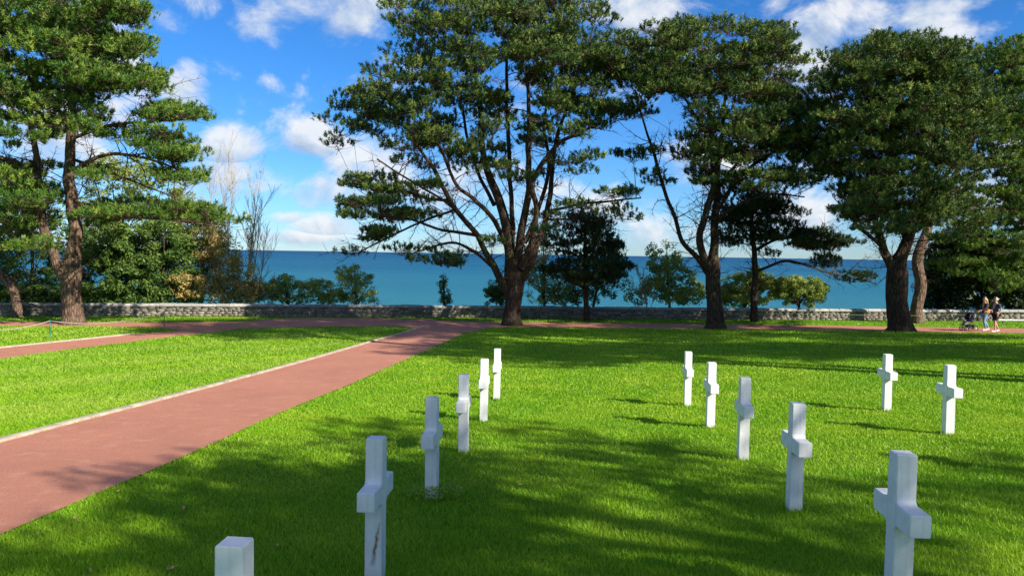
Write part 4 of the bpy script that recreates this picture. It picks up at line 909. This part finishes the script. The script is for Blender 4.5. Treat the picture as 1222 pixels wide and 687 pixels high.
# ------------------------------------------------------------------ sun, sky
SUN_EL, sd = R(33), np.array([.78, -.62]); sd = sd/np.linalg.norm(sd)
S = Vector((sd[0]*math.cos(SUN_EL), sd[1]*math.cos(SUN_EL), math.sin(SUN_EL)))
sl = bpy.data.lights.new('sun', 'SUN'); sl.energy = 5.0; sl.angle = R(.53); sl.color = (1, .94, .83)
so = bpy.data.objects.new('sun', sl); COL.objects.link(so); so.rotation_euler = S.to_track_quat('Z', 'Y').to_euler()
w = bpy.data.worlds.new('World'); sc.world = w; w.use_nodes = True; t = NT(w)
for n in list(t.n): t.n.remove(n)
sky = t.add('ShaderNodeTexSky', sky_type='NISHITA', sun_disc=False, sun_elevation=SUN_EL, sun_rotation=math.atan2(sd[0], sd[1]), altitude=60, air_density=1.0, dust_density=0.0, ozone_density=2.0)
co = t.add('ShaderNodeTexCoord').outputs['Generated']
sp = t.add('ShaderNodeSeparateXYZ'); t.l.new(co, sp.inputs[0])
az = t.math('ARCTAN2', sp.outputs[0], sp.outputs[1]); el = t.math('ARCSINE', sp.outputs[2])
def pdir(x, y):
    d = ray(float(x), float(y)); d = d/np.linalg.norm(d); return math.atan2(d[0], d[1]), math.asin(d[2])
CL = [ # px, py, rx, ry, strength   cumulus banks as seen over the sea
 (335, 0, 110, 36, .8), (190, 28, 30, 20, .6), (222, 108, 22, 26, 1.2), (275, 172, 28, 22, .95), (300, 212, 60, 18, .9), (370, 226, 55, 18, .85), (378, 166, 30, 20, .95), (322, 101, 14, 9, .45), (385, 268, 26, 12, .8), (345, 283, 60, 6, .6), (330, 258, 50, 6, .5), (460, 195, 60, 30, 1.0),
 (440, 110, 40, 18, .7), (560, 220, 60, 30, .9), (840, 0, 150, 26, .95), (962, 50, 34, 40, 1.15), (1090, 12, 75, 30, .95), (700, 245, 90, 34, .9), (800, 270, 80, 20, .8), (950, 260, 70, 30, .95), (880, 200, 90, 30, .8), (1190, 200, 60, 40, .9), (60, 150, 90, 50, .9), (120, 60, 40, 30, .7), (640, 120, 60, 26, .5), (1210, 15, 40, 16, .6)]
acc = None; hgt = None
for x, y, rx, ry, s in CL:
    a, e = pdir(x, y); 
    da = t.math('DIVIDE', t.math('SUBTRACT', az, a), rx/900); de = t.math('DIVIDE', t.math('SUBTRACT', el, e), ry/900)
    r2 = t.math('ADD', t.math('MULTIPLY', da, da), t.math('MULTIPLY', de, de))
    v = t.math('MULTIPLY', t.math('SUBTRACT', 1, t.math('MULTIPLY', r2, .5)), s)
    if acc is None: acc, hgt = v, de
    else:
        sel = t.math('GREATER_THAN', v, acc); hgt = t.math('ADD', t.math('MULTIPLY', sel, t.math('SUBTRACT', de, hgt)), hgt); acc = t.math('MAXIMUM', acc, v)
acc = t.math('MAXIMUM', acc, -.3)
acc = t.math('MAXIMUM', acc, t.math('MULTIPLY', t.math('LESS_THAN', sp.outputs[1], -.15), .55))  # more cloud added behind the camera to whiten the ambient light
cmb = t.add('ShaderNodeCombineXYZ'); t.l.new(az, cmb.inputs[0]); t.l.new(t.math('MULTIPLY', el, 1.25), cmb.inputs[1])
def cloudnoise(off):
    mp = t.add('ShaderNodeVectorMath', operation='ADD'); t.l.new(cmb.outputs[0], mp.inputs[0]); mp.inputs[1].default_value = off
    big = t.noise(mp.outputs[0], 9, 9, .6, .35); return big
n0 = cloudnoise((0, 0, 0)); n1 = cloudnoise((.018, .022, 0))
far = t.noise(cmb.outputs[0], 2.6, 5, .55)           # clouds over the rest of the sky
den = t.math('ADD', t.math('MULTIPLY', acc, .62), t.math('MULTIPLY', t.math('SUBTRACT', n0, .5), 3.0))
den = t.math('ADD', den, t.math('MULTIPLY', t.math('SUBTRACT', far, .5), .5))
cov = t.add('ShaderNodeMapRange', interpolation_type='SMOOTHSTEP', inp={0: den, 1: .06, 2: .75}).outputs[0]
hc = t.math('MAXIMUM', t.math('MINIMUM', hgt, 1.2), -1.2)
lit = t.math('ADD', t.math('ADD', t.math('MULTIPLY', t.math('SUBTRACT', n0, n1), 3.2), t.math('MULTIPLY', hc, .32)), .66, clamp=True)
thick = t.add('ShaderNodeMapRange', inp={0: den, 1: .35, 2: 1.3}).outputs[0]
lit = t.math('SUBTRACT', lit, t.math('MULTIPLY', thick, .15), clamp=True)
ccol = t.ramp(lit, [(0, (2.7, 3.35, 4.4)), (.5, (4.1, 4.7, 5.5)), (1, (6.1, 6.15, 6.3))])
hs = t.add('ShaderNodeHueSaturation'); hs.inputs['Saturation'].default_value = 1.12; hs.inputs['Value'].default_value = 1.0; t.l.new(sky.outputs[0], hs.inputs['Color'])
tint = t.ramp(t.math('MULTIPLY', el, 2.0, clamp=True), [(0, (.36, .56, .98)), (.10, (.34, .60, 1.0)), (.5, (.25, .62, 1.03)), (1, (.22, .58, 1.0))])
skyc = t.mix(1.0, hs.outputs[0], tint, 'MULTIPLY')
above = t.math('MULTIPLY', t.math('GREATER_THAN', el, 0.004), cov)
bgc = t.mix(t.math('MULTIPLY', above, .93), skyc, ccol)
bg = t.add('ShaderNodeBackground'); t.l.new(bgc, bg.inputs[0]); bg.inputs[1].default_value = .092
wo = t.add('ShaderNodeOutputWorld'); t.l.new(bg.outputs[0], wo.inputs[0])
w.cycles.sampling_method = 'MANUAL'; w.cycles.sample_map_resolution = 512
vs = sc.view_settings; vs.view_transform = 'Standard'; vs.look = 'None'; vs.gamma = 1; vs.exposure = 0.76; vs.use_curve_mapping = False
sc.cycles.max_bounces = 6; sc.cycles.diffuse_bounces = 3; sc.cycles.glossy_bounces = 2; sc.cycles.transmission_bounces = 3; sc.cycles.transparent_max_bounces = 4
sc.cycles.use_denoising = True
